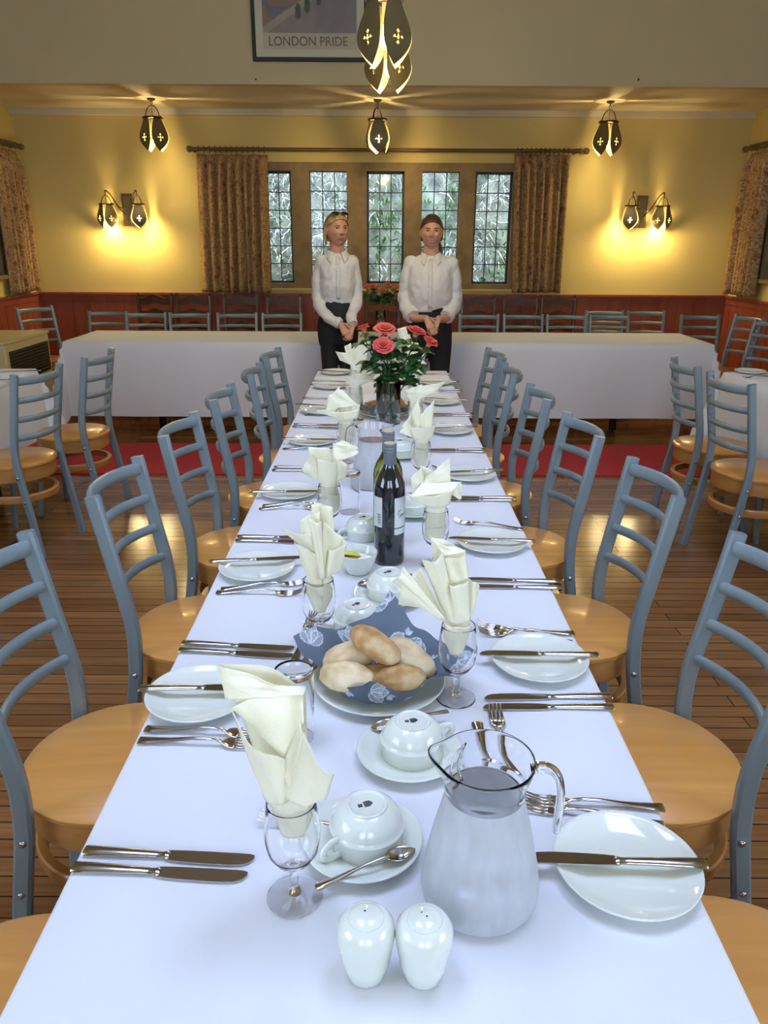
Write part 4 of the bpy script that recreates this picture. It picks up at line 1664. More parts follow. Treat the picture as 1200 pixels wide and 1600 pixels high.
# ---- water jugs
def make_jug(p, rot, label):
    t = thing('water_jug', label, 'jug', (p.x, p.y, TOP), rot, 'glass water jugs')
    n = 64
    prof_o = [(0, .0), (.055, 0), (.0640, .003), (.0690, .012), (.0700, .024), (.0665, .050), (.0585, .090), (.0500, .125), (.0460, .143), (.0450, .150), (.0465, .154), (.0462, .158), (.0480, .170), (.0520, .182), (.0542, .191), (.0545, .1935), (.0541, .1952), (.0535, .1956)]
    prof_i = [(.0529, .1952), (.0526, .1935), (.0500, .184), (.0460, .170), (.0442, .158), (.0432, .150), (.0445, .142), (.0485, .125), (.0570, .090), (.0650, .050), (.0682, .024), (.0670, .014), (.062, .007), (0, .006)]
    mb = MB()
    rings = []
    prof = prof_o + prof_i
    for (r, z) in prof:
        if r < 1e-6:
            rings.append([mb.vert((0, 0, z))])
            continue
        rr = []
        for k in range(n):
            a = 2 * pi * k / n
            d = abs((a - pi + pi) % (2 * pi) - pi)          # spout towards -X
            sp = exp(-(d / .33) ** 2) * sstep(.160, .195, z)
            R = r + .012 * sp
            rr.append(mb.vert((R * cos(a), R * sin(a), z + .004 * sp)))
        rings.append(rr)
    for i in range(len(rings) - 1):
        a, b = rings[i], rings[i + 1]
        mb.cur = 1 if (2 <= i <= 8) else 0
        for k in range(n):
            if len(a) == 1:
                mb.face((a[0], b[(k + 1) % n], b[k]))
            elif len(b) == 1:
                mb.face((a[k], a[(k + 1) % n], b[0]))
            else:
                mb.face((a[k], a[(k + 1) % n], b[(k + 1) % n], b[k]))
    mb.build('body', ['glass', 'fogglass'], t, angle=32)
    w_ = MB()
    w_.lathe([(0, .0055), (.0625, .0065), (.0675, .0135), (.0688, .024), (.0656, .050), (.0576, .090), (.0491, .125), (.0452, .141), (.0438, .1490), (0, .1490)], n, cap=False)
    w_.build('water', 'water', t, angle=60)
    hd = MB()
    pts = spline([(.050, 0, .186), (.064, 0, .190), (.078, 0, .182), (.084, 0, .160), (.084, 0, .130), (.083, 0, .105)], 22)
    hd.tube(pts, [.0085] * 21 + [.007], [.0050] * 21 + [.0045], n=12, up=(1, 0, .4))
    hd.build('handle', 'glass', t, angle=180)
    lg = MB()
    lg.grid(12, 4, lambda u, v: (-.034 - .006 * sin(pi * u) + .010 * v, lerp(-.034, .034, u), .176 + .012 * v - .004 * sin(pi * u)))
    o = lg.build('ice_lip', 'glass', t, angle=180)
    solidify(o, .002)
    return t


make_jug(PT(748, 1396, TOP), radians(-8), 'large misted glass water jug nearest the camera, handle towards the plate')
make_jug(PT(583, 758, TOP), radians(172), 'glass water jug farther along, in front of the rose vase')

# ---- wine bottles
BOT = [(0, .006), (.020, .002), (.033, 0), (.0365, .003), (.037, .010), (.037, .185), (.0355, .200), (.028, .220), (.0185, .236), (.0145, .248), (.0138, .262), (.0135, .290), (0, .2905)]


def bottle(px, mat, label, with_label):
    p = PT(*px, TOP)
    t = thing('wine_bottle', label, 'bottle', (p.x, p.y, TOP), 0)
    MB().lathe(BOT, 48, cap=False).build('body', mat, t, angle=60)
    cp = MB()
    cp.lathe([(.0142, .243), (.0152, .244), (.0150, .274), (.0156, .275), (.0156, .278), (.0150, .279), (.0150, .2815), (.0157, .2825), (.0157, .2855), (.0151, .2865), (.0151, .289), (.0157, .290), (.0157, .2945), (.0148, .2965), (0, .2968)], 36, cap=False)
    cp.build('screw_capsule', 'capsule', t, angle=50)
    if with_label:
        def patch(a0, a1, z0, z1, r, n=24):
            mb = MB()
            mb.grid(n, 2, lambda u, v: (r * cos(lerp(a0, a1, u)), r * sin(lerp(a0, a1, u)), lerp(z0, z1, v)))
            return mb
        fl = patch(radians(-72), radians(25), .098, .172, .0373).build('front_label', 'label', t, angle=180)
        patch(radians(-72), radians(25), .0805, .0955, .0373).build('lower_label', 'label', t, angle=180)
        bl_ = patch(radians(-165), radians(-118), .098, .172, .0373).build('back_label', 'label', t, angle=180)
        sc = MB()
        z = .13
        cursive = [(-60, .128), (-57, .139), (-54, .141), (-50, .139), (-45, .142), (-51, .139), (-53, .128), (-50, .121), (-48, .126), (-46, .131), (-45, .126), (-43, .124), (-41, .130), (-39, .131), (-38, .124), (-36, .130), (-34, .131), (-33, .125), (-30, .128), (-26, .132), (-18, .128)]
        sc.tube(spline([(.0376 * cos(radians(a)), .0376 * sin(radians(a)), zz) for (a, zz) in cursive], 90), .00035, n=5)
        sc.build('script', 'ink', fl)
        bc = MB()
        for k in range(12):
            zz = .106 + k * .0022
            bc.grid(6, 1, lambda u, v: (.03745 * cos(lerp(radians(-140), radians(-124), u)), .03745 * sin(lerp(radians(-140), radians(-124), u)), zz + v * (.0012 if k % 3 else .0006)))
        bc.build('barcode', 'ink', bl_, angle=180)
    return t


bottle((608, 876), 'wineglass', 'dark red wine bottle with pale label, in front of the green bottle', True)
bottle((605.5, 848), 'greenglass', 'green glass wine bottle standing just behind the dark one', False)


# ================================================================== BREAD
def leaf_print(u, v):
    """white printed line-drawn leaves and berries; u,v in 0..1"""
    val = 0.0
    for (cx, cy, ang, L) in LEAVES:
        dx, dy = u - cx, v - cy
        x = dx * cos(ang) + dy * sin(ang)
        y = -dx * sin(ang) + dy * cos(ang)
        if -.01 < x < L + .01 and abs(y) < .07:
            t_ = clamp(x / L)
            wdt = .050 * sin(pi * t_) ** .8
            if abs(abs(y) - wdt) < .0042 and 0 < x < L:
                val = 1
            if abs(y) < wdt:
                val = max(val, .22)
                if abs(y) < .0028:
                    val = 1
                if abs(((x - abs(y) * 1.1) / .02) % 1 - .5) < .12:
                    val = max(val, .85)
    for (cx, cy) in BERRIES:
        for k in range(6):
            bx, by = cx + .022 * cos(k * pi / 3) * (k > 0), cy + .022 * sin(k * pi / 3) * (k > 0)
            r = hypot(u - bx, v - by)
            if r < .013:
                val = max(val, .75 + .25 * sin(u * 900) * sin(v * 900))
    return val


rl = random.Random(11)
LEAVES, BERRIES = [], []
for cx in range(5):
    for cy in range(5):
        x, y = (cx + .5 + rl.uniform(-.25, .25)) / 5, (cy + .5 + rl.uniform(-.25, .25)) / 5
        if (cx + cy) % 2 == 0:
            a = rl.uniform(0, 2 * pi)
            for da in (-.75, 0, .75):
                LEAVES.append((x, y, a + da, rl.uniform(.13, .17)))
        elif rl.random() < .75:
            BERRIES.append((x, y))


def bread_napkin(p, rot, hts, label, res=150, rz=TOP + .014, sz=.125):
    mb = MB()

    def fn(u, v):
        a, b = u * 2 - 1, v * 2 - 1
        th = atan2(b, a)
        x, y = a * cos(rot) - b * sin(rot), a * sin(rot) + b * cos(rot)
        ph = atan2(y, x)
        r = hypot(a, b) * sz
        fr = sstep(1.45, .45, abs((ph + 1.65 + pi) % (2 * pi) - pi))
        q = max(0.0, r - .062)
        # height multiplier by direction
        H = 0
        wsum = 0
        for (ang, hh) in hts:
            d = abs((ph - ang + pi) % (2 * pi) - pi)
            wq = exp(-(d / .42) ** 2) + 1e-4
            H += wq * hh
            wsum += wq
        H /= wsum
        el = radians(H)
        q = max(0.0, r - lerp(.062, .104, fr))
        q *= 1 - .10 * fr
        el = lerp(el, radians(70), fr)
        crease = .012 * sin(ph * 5 + 1.0) * sstep(.03, .14, q) + .006 * sin(ph * 9 + 2) * sstep(.0, .1, q)
        R = min(r, lerp(.062, .104, fr)) + q * cos(el)
        z = q * sin(el) + crease + .004 * mnoise.noise(Vector((a * 4, b * 4, 2)))
        k = R / (r + 1e-9) if r > 1e-6 else 1
        return (p.x + x * sz * k, p.y + y * sz * k, rz + max(z, -.004 if q > .03 else 0) + .003 * sstep(0, .05, r))
    mb.grid(res, res, fn, att=leaf_print)
    o = mb.build('paper_napkin', 'blue', angle=180, attname='print')
    solidify(o, .0009)
    return tag(o, label, 'napkin', 'printed blue paper napkins under bread')


pb = PT(592, 1071, TOP)
tag(obj('bread_plate', BIGPLATE, (pb.x, pb.y, TOP)), 'large white plate under the blue napkin of bread rolls, nearest', 'plate', 'bread plates')
bread_napkin(pb + Vector((.002, .022, 0)), radians(38), [(radians(95), 40), (radians(60), 40), (radians(148), 42), (radians(178), 36), (radians(12), 28), (radians(-25), 18), (radians(-160), 24)],
             'blue paper napkin printed with white leaves and berries, cradling the bread rolls')


def roll(c, r, rotv, mat, label, seed, flat=.0):
    mb = MB()
    mb.ellipsoid((0, 0, 0), (1, 1, 1), 36, 24)
    nv = []
    for (x, y, z) in mb.v:
        # blunter ends, small lumps
        x2 = math.copysign(abs(x) ** .85, x)
        n = mnoise.noise(Vector((x * 1.6 + seed, y * 1.6, z * 1.6))) * .11 + mnoise.noise(Vector((x * 4 + seed, y * 4, z * 4))) * .05 + mnoise.noise(Vector((x * 11 + seed, y * 11, z * 11))) * .018
        nv.append((x2 * r[0] * (1 + n), y * r[1] * (1 + n) * (1 + .06 * sin(x * 5 + seed)), (z if z > 0 else z * .75) * r[2] * (1 + n)))
    mb.v = nv
    o = mb.build('bread_roll', mat, loc=c, angle=180)
    o.rotation_euler = rotv
    return tag(o, label, 'bread roll', 'bread rolls')


Zb = TOP + .018
roll((pb.x - .055, pb.y - .043, Zb + .023), (.050, .031, .026), (0, 0, radians(-24)), 'pale', 'pale torn bread roll at the front of the blue napkin, beside the tumbler', 1)
roll((pb.x - .052, pb.y + .012, Zb + .030), (.050, .030, .028), (0, radians(-8), radians(26)), 'pale', 'pale bread roll behind, under the end of the golden top roll', 5)
roll((pb.x + .050, pb.y + .012, Zb + .030), (.056, .032, .028), (0, radians(10), radians(-40)), 'pale', 'pale bread roll leaning towards the printed leaves, beside the golden top roll', 9)
roll((pb.x + .034, pb.y - .049, Zb + .023), (.046, .028, .024), (0, 0, radians(12)), 'crust', 'brown-topped bread roll at the front edge of the blue napkin', 13)
roll((pb.x - .004, pb.y - .022, Zb + .018), (.036, .022, .018), (0, 0, radians(20)), 'crust', 'brown bread roll deep in the middle of the pile', 17)
roll((pb.x - .008, pb.y - .002, Zb + .063), (.053, .032, .025), (radians(-20), radians(16), radians(-38)), 'crust', 'golden brown bread roll lying on top of the pile', 21)

pb2 = PT(603, 648, TOP)
tag(obj('bread_plate', BIGPLATE, (pb2.x, pb2.y, TOP)), 'large white bread plate just behind the rose vase', 'plate', 'bread plates')
bread_napkin(pb2, radians(20), [(radians(95), 30), (radians(180), 12), (radians(0), 14), (radians(-90), 4)], 'grey-blue paper napkin on the plate behind the rose vase', res=60, sz=.115)
roll((pb2.x + .055, pb2.y - .02, TOP + .045), (.045, .027, .026), (0, 0, radians(60)), 'crust', 'bread roll seen through the edge of the rose vase', 31)
roll((pb2.x - .055, pb2.y - .01, TOP + .043), (.045, .027, .024), (0, 0, radians(40)), 'crust', 'bread roll on the grey-blue napkin, heater side of the vase', 33)
roll((pb2.x + .0, pb2.y + .05, TOP + .043), (.045, .027, .024), (0, 0, radians(0)), 'crust', 'bread roll farthest back behind the rose vase', 35)


# ================================================================== NAPKINS IN THE GLASSES
GN = 'cream paper napkins folded into the glasses'


def napkin(key, patches, label, seed=0, y_off=0.0):
    """patches: ((bl, br, tl, tr) pixels, depth at bottom, depth at top, bulge, tip) on planes around the glass"""
    g = GLP[key]
    t0 = Vector((g.x, g.y, TOP))
    mb = MB()
    for i, (q, d0, d1, bulge) in enumerate(patches):
        c = [PY(*q[0], g.y + d0) - t0, PY(*q[1], g.y + d0) - t0, PY(*q[2], g.y + d1) - t0, PY(*q[3], g.y + d1) - t0]

        def fn(u, v, c=c, bulge=bulge, i=i):
            p = c[0] * (1 - u) * (1 - v) + c[1] * u * (1 - v) + c[2] * (1 - u) * v + c[3] * u * v
            p = p.copy()
            p.y += bulge * 4 * u * (1 - u) * (.4 + .6 * v)
            p.y += .0035 * sin(9 * u + 3 * v + i * 2 + seed) * v + .0025 * mnoise.noise(Vector((u * 3 + i, v * 3, seed)))
            # keep inside the bowl of the glass
            if p.z < .1505:
                lim = (.0268 if p.z > .12 else .0295 if p.z > .075 else lerp(.008, .0275, clamp((p.z - .057) / .018))) - .0022
                r = hypot(p.x, p.y)
                if r > lim:
                    p.x *= lim / r
                    p.y *= lim / r
                p.z = max(p.z, .0575)
            elif p.z < .175:
                lim = .0248 + max(0, p.z - .1535) * 2.2
                r = hypot(p.x, p.y)
                if r > lim:
                    p.x *= lim / r
                    p.y *= lim / r
            return p
        mb.grid(14, 16, fn)
    o = mb.build('napkin', 'paper', angle=180, loc=t0)
    solidify(o, .0007)
    return tag(o, label, 'napkin', GN)


napkin('l1', [
    (((422, 1235), (482, 1215), (341, 1037), (478, 1078)), .010, .012, .020),
    (((352, 1092), (474, 1086), (341, 1037), (478, 1076)), -.004, .010, -.006),
    (((414, 1250), (452, 1250), (360, 1108), (446, 1186)), -.022, -.034, -.022),
    (((446, 1186), (474, 1130), (360, 1108), (474, 1083)), -.026, .004, .022),
    (((440, 1240), (502, 1268), (468, 1126), (522, 1212)), -.026, -.022, -.018),
    (((438, 1205), (458, 1240), (468, 1126), (478, 1150)), -.030, -.026, -.004),
    (((440, 1305), (476, 1305), (412, 1235), (490, 1232)), -.004, -.014, -.012),
    (((442, 1300), (474, 1300), (416, 1232), (488, 1215)), .008, .014, .010),
    (((468, 1300), (480, 1296), (470, 1190), (512, 1225)), .0, -.004, -.008),
], 'cream napkin leaning over in the nearest wine glass, twisted with a folded flap')
napkin('r2', [
    (((690, 972), (738, 968), (672, 838), (727, 861)), .014, .016, .010),
    (((698, 972), (716, 972), (659, 874), (692, 865)), -.014, -.016, -.020),
    (((694, 868), (727, 862), (676, 845), (727, 858)), .0, .014, -.006),
    (((690, 972), (700, 972), (641, 905), (657, 886)), -.022, -.020, .004),
    (((684, 966), (696, 966), (613, 907), (630, 886)), -.026, -.030, -.014),
    (((655, 948), (690, 966), (622, 946), (630, 886)), -.028, -.034, -.010),
    (((706, 974), (734, 970), (701, 912), (732, 905)), -.016, -.020, -.016),
    (((702, 914), (731, 905), (694, 872), (727, 866)), -.006, .008, -.004),
    (((728, 966), (742, 955), (732, 905), (749, 915)), .002, .006, .004),
    (((704, 1022), (722, 1022), (684, 976), (738, 976)), -.004, -.012, -.012),
    (((704, 1020), (722, 1020), (686, 972), (738, 970)), .006, .012, .010),
], 'cream napkin fanned in the glass at the corner of the blue bread napkin', 1)
napkin('l2', [
    (((480, 915), (528, 915), (487, 787), (519, 793)), .014, .018, .008),
    (((500, 905), (532, 912), (505, 815), (541, 848)), .006, .012, .006),
    (((484, 916), (504, 916), (459, 845), (497, 864)), -.012, -.018, -.016),
    (((500, 905), (508, 905), (482, 808), (502, 815)), -.020, -.016, -.012),
    (((464, 848), (499, 864), (439, 826), (494, 836)), -.016, -.022, -.010),
    (((504, 916), (528, 914), (512, 858), (542, 848)), -.012, -.014, -.016),
    (((470, 850), (500, 840), (470, 812), (500, 800)), .004, .010, .004),
    (((492, 956), (508, 956), (474, 914), (528, 914)), -.004, -.014, -.012),
    (((492, 954), (508, 954), (478, 912), (526, 912)), .006, .012, .010),
], 'cream napkin with a tall centre spike, before the white bowl of sachets', 2)
napkin('r3', [
    (((660, 822), (698, 822), (657, 727), (683, 740)), .012, .016, .006),
    (((660, 760), (704, 756), (664, 746), (703, 714)), .0, .012, -.006),
    (((644, 772), (664, 778), (640, 747), (660, 728)), .004, .006, -.006),
    (((662, 824), (694, 824), (639, 774), (708, 766)), -.014, -.020, -.022),
    (((641, 776), (706, 770), (660, 754), (722, 752)), -.022, -.004, -.006),
    (((700, 768), (721, 783), (700, 752), (722, 756)), -.004, .004, -.004),
    (((668, 850), (690, 850), (660, 822), (698, 822)), -.006, -.014, -.010),
    (((668, 850), (690, 850), (662, 822), (696, 822)), .006, .012, .010),
], 'cream napkin with a broad folded band, across from the wine bottles', 3)
napkin('l3', [
    (((500, 772), (530, 772), (481, 700), (516, 701)), .010, .014, .010),
    (((490, 752), (504, 760), (469, 736), (488, 706)), -.010, -.008, -.008),
    (((498, 778), (522, 778), (496, 716), (530, 722)), -.016, -.020, -.014),
    (((520, 724), (560, 709), (520, 692), (560, 699)), -.010, .004, -.012),
    (((522, 776), (540, 745), (522, 712), (546, 726)), -.014, -.012, -.010),
    (((522, 694), (560, 702), (536, 688), (558, 697)), .0, .008, -.004),
    (((506, 806), (526, 806), (497, 772), (536, 772)), -.005, -.014, -.010),
    (((506, 806), (526, 806), (498, 770), (534, 770)), .006, .010, .010),
], 'cream napkin drooping wide over the glass beside the tall tumbler', 4)
napkin('r4', [
    (((648, 700), (668, 700), (638, 652), (653, 624)), .010, .014, -.008),
    (((650, 700), (672, 700), (655, 650), (679, 624)), .006, .012, -.006),
    (((650, 702), (672, 700), (640, 668), (681, 664)), -.012, -.018, -.020),
    (((640, 700), (652, 702), (616, 681), (640, 660)), -.012, -.016, -.006),
    (((624, 676), (640, 690), (624, 670), (642, 648)), .0, .004, -.004),
    (((648, 728), (664, 728), (642, 700), (671, 700)), -.006, -.012, -.010),
    (((648, 728), (664, 728), (643, 700), (670, 700)), .006, .012, .010),
], 'cream napkin with two upright points, third glass on the side away from heater', 5)
napkin('l4', [
    (((532, 682), (552, 682), (506, 632), (530, 603)), .010, .014, -.006),
    (((534, 682), (554, 682), (530, 632), (563, 632)), .004, .012, -.006),
    (((532, 682), (552, 682), (515, 644), (561, 640)), -.012, -.016, -.016),
    (((502, 662), (520, 650), (493, 641), (530, 636)), -.014, -.014, -.008),
    (((510, 640), (560, 634), (512, 618), (534, 608)), .0, .010, -.008),
    (((534, 700), (548, 700), (528, 680), (555, 680)), -.006, -.012, -.010),
    (((534, 700), (548, 700), (529, 680), (554, 680)), .006, .012, .010),
], 'cream napkin with a drooping flap, just beside the second water jug', 6)
napkin('r5', [
    (((638, 636), (662, 636), (632, 610), (660, 600)), .008, .012, -.008),
    (((644, 636), (664, 636), (650, 604), (697, 596)), .0, .008, -.010),
    (((640, 640), (658, 640), (634, 612), (690, 612)), -.010, -.014, -.014),
    (((641, 660), (655, 660), (637, 634), (663, 634)), -.004, -.010, -.008),
    (((641, 660), (655, 660), (637, 634), (661, 634)), .006, .010, .008),
], 'cream napkin spread sideways in the glass by the bread behind the vase', 7)
napkin('l5', [
    (((548, 616), (566, 616), (539, 594), (556, 582)), .008, .012, -.006),
    (((550, 616), (566, 616), (554, 584), (587, 584)), .004, .010, -.008),
    (((548, 618), (566, 618), (541, 590), (584, 592)), -.010, -.014, -.014),
    (((551, 638), (562, 638), (545, 616), (568, 616)), -.004, -.010, -.008),
], 'cream napkin, fifth on the heater side, tucked beside the rose leaves', 8)
napkin('l6', [
    (((548, 582), (564, 582), (538, 541), (548, 536)), .004, .006, -.004),
    (((538, 577), (560, 580), (524, 549), (548, 552)), -.006, -.008, -.008),
    (((548, 582), (570, 582), (552, 540), (576, 534)), .0, .006, -.008),
    (((550, 603), (562, 603), (545, 580), (568, 580)), -.004, -.008, -.008),
], 'star-shaped cream napkin, sixth on the heater side, in front of the blonde waitress', 9)
napkin('r6', [
    (((638, 600), (652, 600), (642, 574), (667, 548)), .006, .010, -.006),
    (((636, 602), (660, 600), (640, 580), (668, 560)), -.008, -.010, -.010),
    (((638, 604), (664, 598), (634, 590), (660, 578)), -.010, -.012, -.008),
    (((641, 614), (651, 614), (635, 600), (658, 600)), -.004, -.008, -.008),
], 'pointed cream napkin rising among the rose leaves, side away from heater', 10)
napkin('r7', [
    (((634, 556), (648, 556), (620, 514), (634, 510)), .004, .006, -.006),
    (((630, 560), (652, 560), (624, 530), (640, 522)), -.006, -.008, -.008),
    (((634, 560), (652, 560), (636, 532), (654, 536)), .0, .004, -.006),
    (((636, 578), (646, 578), (630, 556), (652, 556)), -.004, -.008, -.006),
], 'cream napkin farthest away, peeping out behind the rose blooms', 11)

# ---- a few settings seen on the side tables
GSP = 'side plates on the side tables'
for (px, lab) in (((1172, 583), 'white side plate on the side table below the red-seated chairs'), ((-14, 607), 'white side plate at the edge of the heater-side table')):
    p = PT(*px, TOP)
    tag(obj('side_plate', PLATE, (p.x, p.y, TOP)), lab, 'plate', GSP)
cutlery('knife', (55, 580), (10, 581), 'knife on the heater-side table, at its far end', 'cutlery on the side tables')
cutlery('knife', (40, 593), (-6, 594), 'knife on the heater-side table, nearer the camera', 'cutlery on the side tables')
cutlery('fork', (1196, 589), (1166, 591), 'fork beside the plate on the table below the red-seated chairs', 'cutlery on the side tables')


# ================================================================== ROSES
def rose_petal(mb, az, r0, h0, R, H, wid, curl, rnd_):
    """one petal: rises from the heart, opens outwards and rolls at the lip"""
    nu, nv = 8, 7

    def fn(u, v):
        a = az + (u * 2 - 1) * wid * (1 - .25 * v * v)
        rr = r0 + (R - r0) * (sstep(0, 1, v) * .7 + .3 * v) + curl * max(0, v - .7) * 1.6
        z = h0 + H * sin(min(v, 1) * pi / 2 * 1.05) - curl * .75 * max(0, v - .72) ** 1.0 - .004 * (2 * u - 1) ** 2 * v
        rr *= 1 + .05 * sin(u * 6 + az)
        return (rr * cos(a), rr * sin(a), z)
    mb.grid(nu, nv, fn, att=lambda u, v: clamp(.25 + .75 * v * (.7 + .3 * rnd_) + .12 * (2 * u - 1) ** 2))


def rose_mesh(seed, open_=1.0, s=1.0):
    rr = random.Random(seed)
    mb = MB()
    for ring, (n, r0, R, H, w, c) in enumerate(((3, .001, .005, .034, 1.3, .0), (4, .003, .010, .036, 1.0, .002), (5, .005, .018, .036, .85, .006), (6, .007, .026 * open_, .033, .72, .009), (7, .008, .034 * open_, .027, .66, .011))):
        off = rr.uniform(0, 6)
        for k in range(n):
            rose_petal(mb, off + 2 * pi * k / n + rr.uniform(-.15, .15), r0 * s, -.0 * ring, R * s * rr.uniform(.92, 1.08), H * s * rr.uniform(.92, 1.06), w, c * s, rr.random())
    return mb


def leaf_patch(mb, base, d, L, W, droop=.3, twist=0.0):
    d = Vector(d).normalized()
    side = d.cross(Vector((0, 0, 1)))
    if side.length < .05:
        side = Vector((1, 0, 0))
    side.normalize()
    nrm = side.cross(d)
    side = (side * cos(twist) + nrm * sin(twist))
    nrm = side.cross(d)

    def fn(u, v):
        a = u * 2 - 1
        w = W * sin(pi * v ** .8) ** .9 * (1 + .05 * sin(v * 40))
        return Vector(base) + d * (v * L) + side * (a * w) + nrm * (abs(a) * w * .35) + Vector((0, 0, -droop * L * v * v))
    mb.grid(6, 10, fn)


def vase(px, label, rad, h, wat):
    p = PT(*px, TOP)
    t = thing('glass_vase', label, 'vase', (p.x, p.y, TOP))
    MB().lathe([(0, 0), (rad - .002, 0), (rad, .003), (rad, h - .001), (rad - .0015, h), (rad - .003, h - .001), (rad - .003, .012), (0, .011)], 48, cap=False).build('body', 'glass', t, angle=60)
    MB().lathe([(0, .0105), (rad - .0025, .0115), (rad - .0025, wat), (0, wat)], 48, cap=False).build('water', 'water', t, angle=60)
    return p


def rose(p, bloom, foot, label, seed, group, open_=1.0, s=1.0, tilt=(0, 0), leaves=5, leaf_from=.35):
    """bloom: world point of the bloom's base; foot: point inside the vase"""
    rr = random.Random(seed * 7 + 3)
    t = thing('rose', label, 'rose', bloom, 0, group)
    B = Vector(bloom)
    foot = Vector(foot)
    mid = (B + foot) / 2 + Vector((rr.uniform(-.008, .008), rr.uniform(-.008, .008), 0))
    path = spline([foot - B, mid - B, Vector((0, 0, -.02)) + (foot - B) * .06, Vector((0, 0, 0))], 18)
    MB().tube(path, .0027 * (s ** .5), n=7).build('stem', 'stem', t)
    bm = rose_mesh(seed, open_, s).build('bloom', 'petal', t, angle=180)
    bm.rotation_euler = (tilt[0], tilt[1], 0)
    sp = MB()
    for k in range(5):
        a = 2 * pi * k / 5
        leaf_patch(sp, (0, 0, -.002), (cos(a), sin(a), -.25), .026 * s, .005 * s, .4)
    sp.ellipsoid((0, 0, 0), (.009 * s, .009 * s, .008 * s), 10, 6)
    sp.build('sepals', 'stem', t, angle=180)
    for k in range(leaves):
        f = lerp(leaf_from, .80, (k + rr.random() * .6) / leaves)
        q = path[int(f * 17)]
        a = rr.uniform(0, 2 * pi)
        lf = MB()
        d = Vector((cos(a), sin(a), rr.uniform(-.1, .5)))
        stalk = q + d * .022
        lf.tube([q, q + d * .015, stalk], .0012, n=5)
        for da, L in ((0, .058), (1.15, .046), (-1.15, .046)):
            d2 = Vector((cos(a + da), sin(a + da), d.z))
            leaf_patch(lf, stalk - d * .008 * (da != 0), d2, L * 1.15 * s * rr.uniform(.85, 1.15), .027 * s * rr.uniform(.85, 1.15), rr.uniform(.1, .6), rr.uniform(-.4, .4))
        lf.build('leaf', 'leaf', t, angle=180)
    return t


vp = vase((606.5, 661), 'clear cylinder glass vase holding five roses on the long table', .052, .178, .105)
GR = 'coral roses in the near vase'
for i, (bx, by, dy, op, s, tl, lab) in enumerate((
        (570, 520, .01, .62, .85, (.0, -.25), 'half-open coral rose leaning out on the heater side of the near vase'),
        (601, 522, .035, 1.05, 1.0, (.35, .05), 'open coral rose at the back of the near vase'),
        (599, 546, -.035, .92, 1.02, (.75, .0), 'round pink-coral rose facing the camera in the near vase'),
        (648, 526, .02, .95, 1.0, (.15, .3), 'open coral rose before the clasped hands of the dark-haired waitress'),
        (668, 541, -.01, .80, .95, (.25, .55), 'orange-pink rose leaning farthest out on the side away from the heater'))):
    b = PY(bx, by, vp.y + dy)
    rose(vp, b, (vp.x + (b.x - vp.x) * -.25 + .004 * i, vp.y - dy * .5, TOP + .02), lab, 20 + i, GR, op, s * 1.15, tl, leaves=8, leaf_from=.30)
vp2 = vase((595, 519), 'slim glass vase with roses on the head table between the waitresses', .045, .175, .10)
GR2 = 'coral roses in the far vase'
for i, (bx, by, dy, lab) in enumerate(((574, 452, 0, 'coral rose of the far vase nearest the blonde waitress'), (583, 450, .02, 'second coral rose of the far vase, beside the one near the blonde waitress'),
                                       (597, 456, -.02, 'coral rose low in the middle of the far vase'), (606, 448, .02, 'coral rose highest in the far vase'), (618, 453, .0, 'coral rose of the far vase nearest the dark-haired waitress'))):
    b = PY(bx, by, vp2.y + dy)
    rose(vp2, b, (vp2.x - (b.x - vp2.x) * .2, vp2.y, TOP + .02), lab, 60 + i, GR2, .85, .95, (.3, (i - 2) * .12), leaves=5, leaf_from=.5)


# ================================================================== THE TWO WAITRESSES
def remesh(o, vox, smooth=4, keep_mod=True):
    m = o.modifiers.new('union', 'REMESH')
    m.mode = 'VOXEL'
    m.voxel_size = vox
    m.use_smooth_shade = True
    if smooth:
        s = o.modifiers.new('relax', 'SMOOTH')
        s.factor = .5
        s.iterations = smooth
    return o


def tube_limb(mb, pts, rads, n=16, steps=22):
    P = spline(pts, steps)
    R = []
    for i in range(steps):
        t = i / (steps - 1) * (len(rads) - 1)
        k = min(int(t), len(rads) - 2)
        f = t - k
        f = f * f * (3 - 2 * f)
        R.append(rads[k] * (1 - f) + rads[k + 1] * f)
    mb.tube(P, R, n=n)
    mb.ellipsoid(P[0], (R[0],) * 3, 14, 10)
    mb.ellipsoid(P[-1], (R[-1],) * 3, 14, 10)


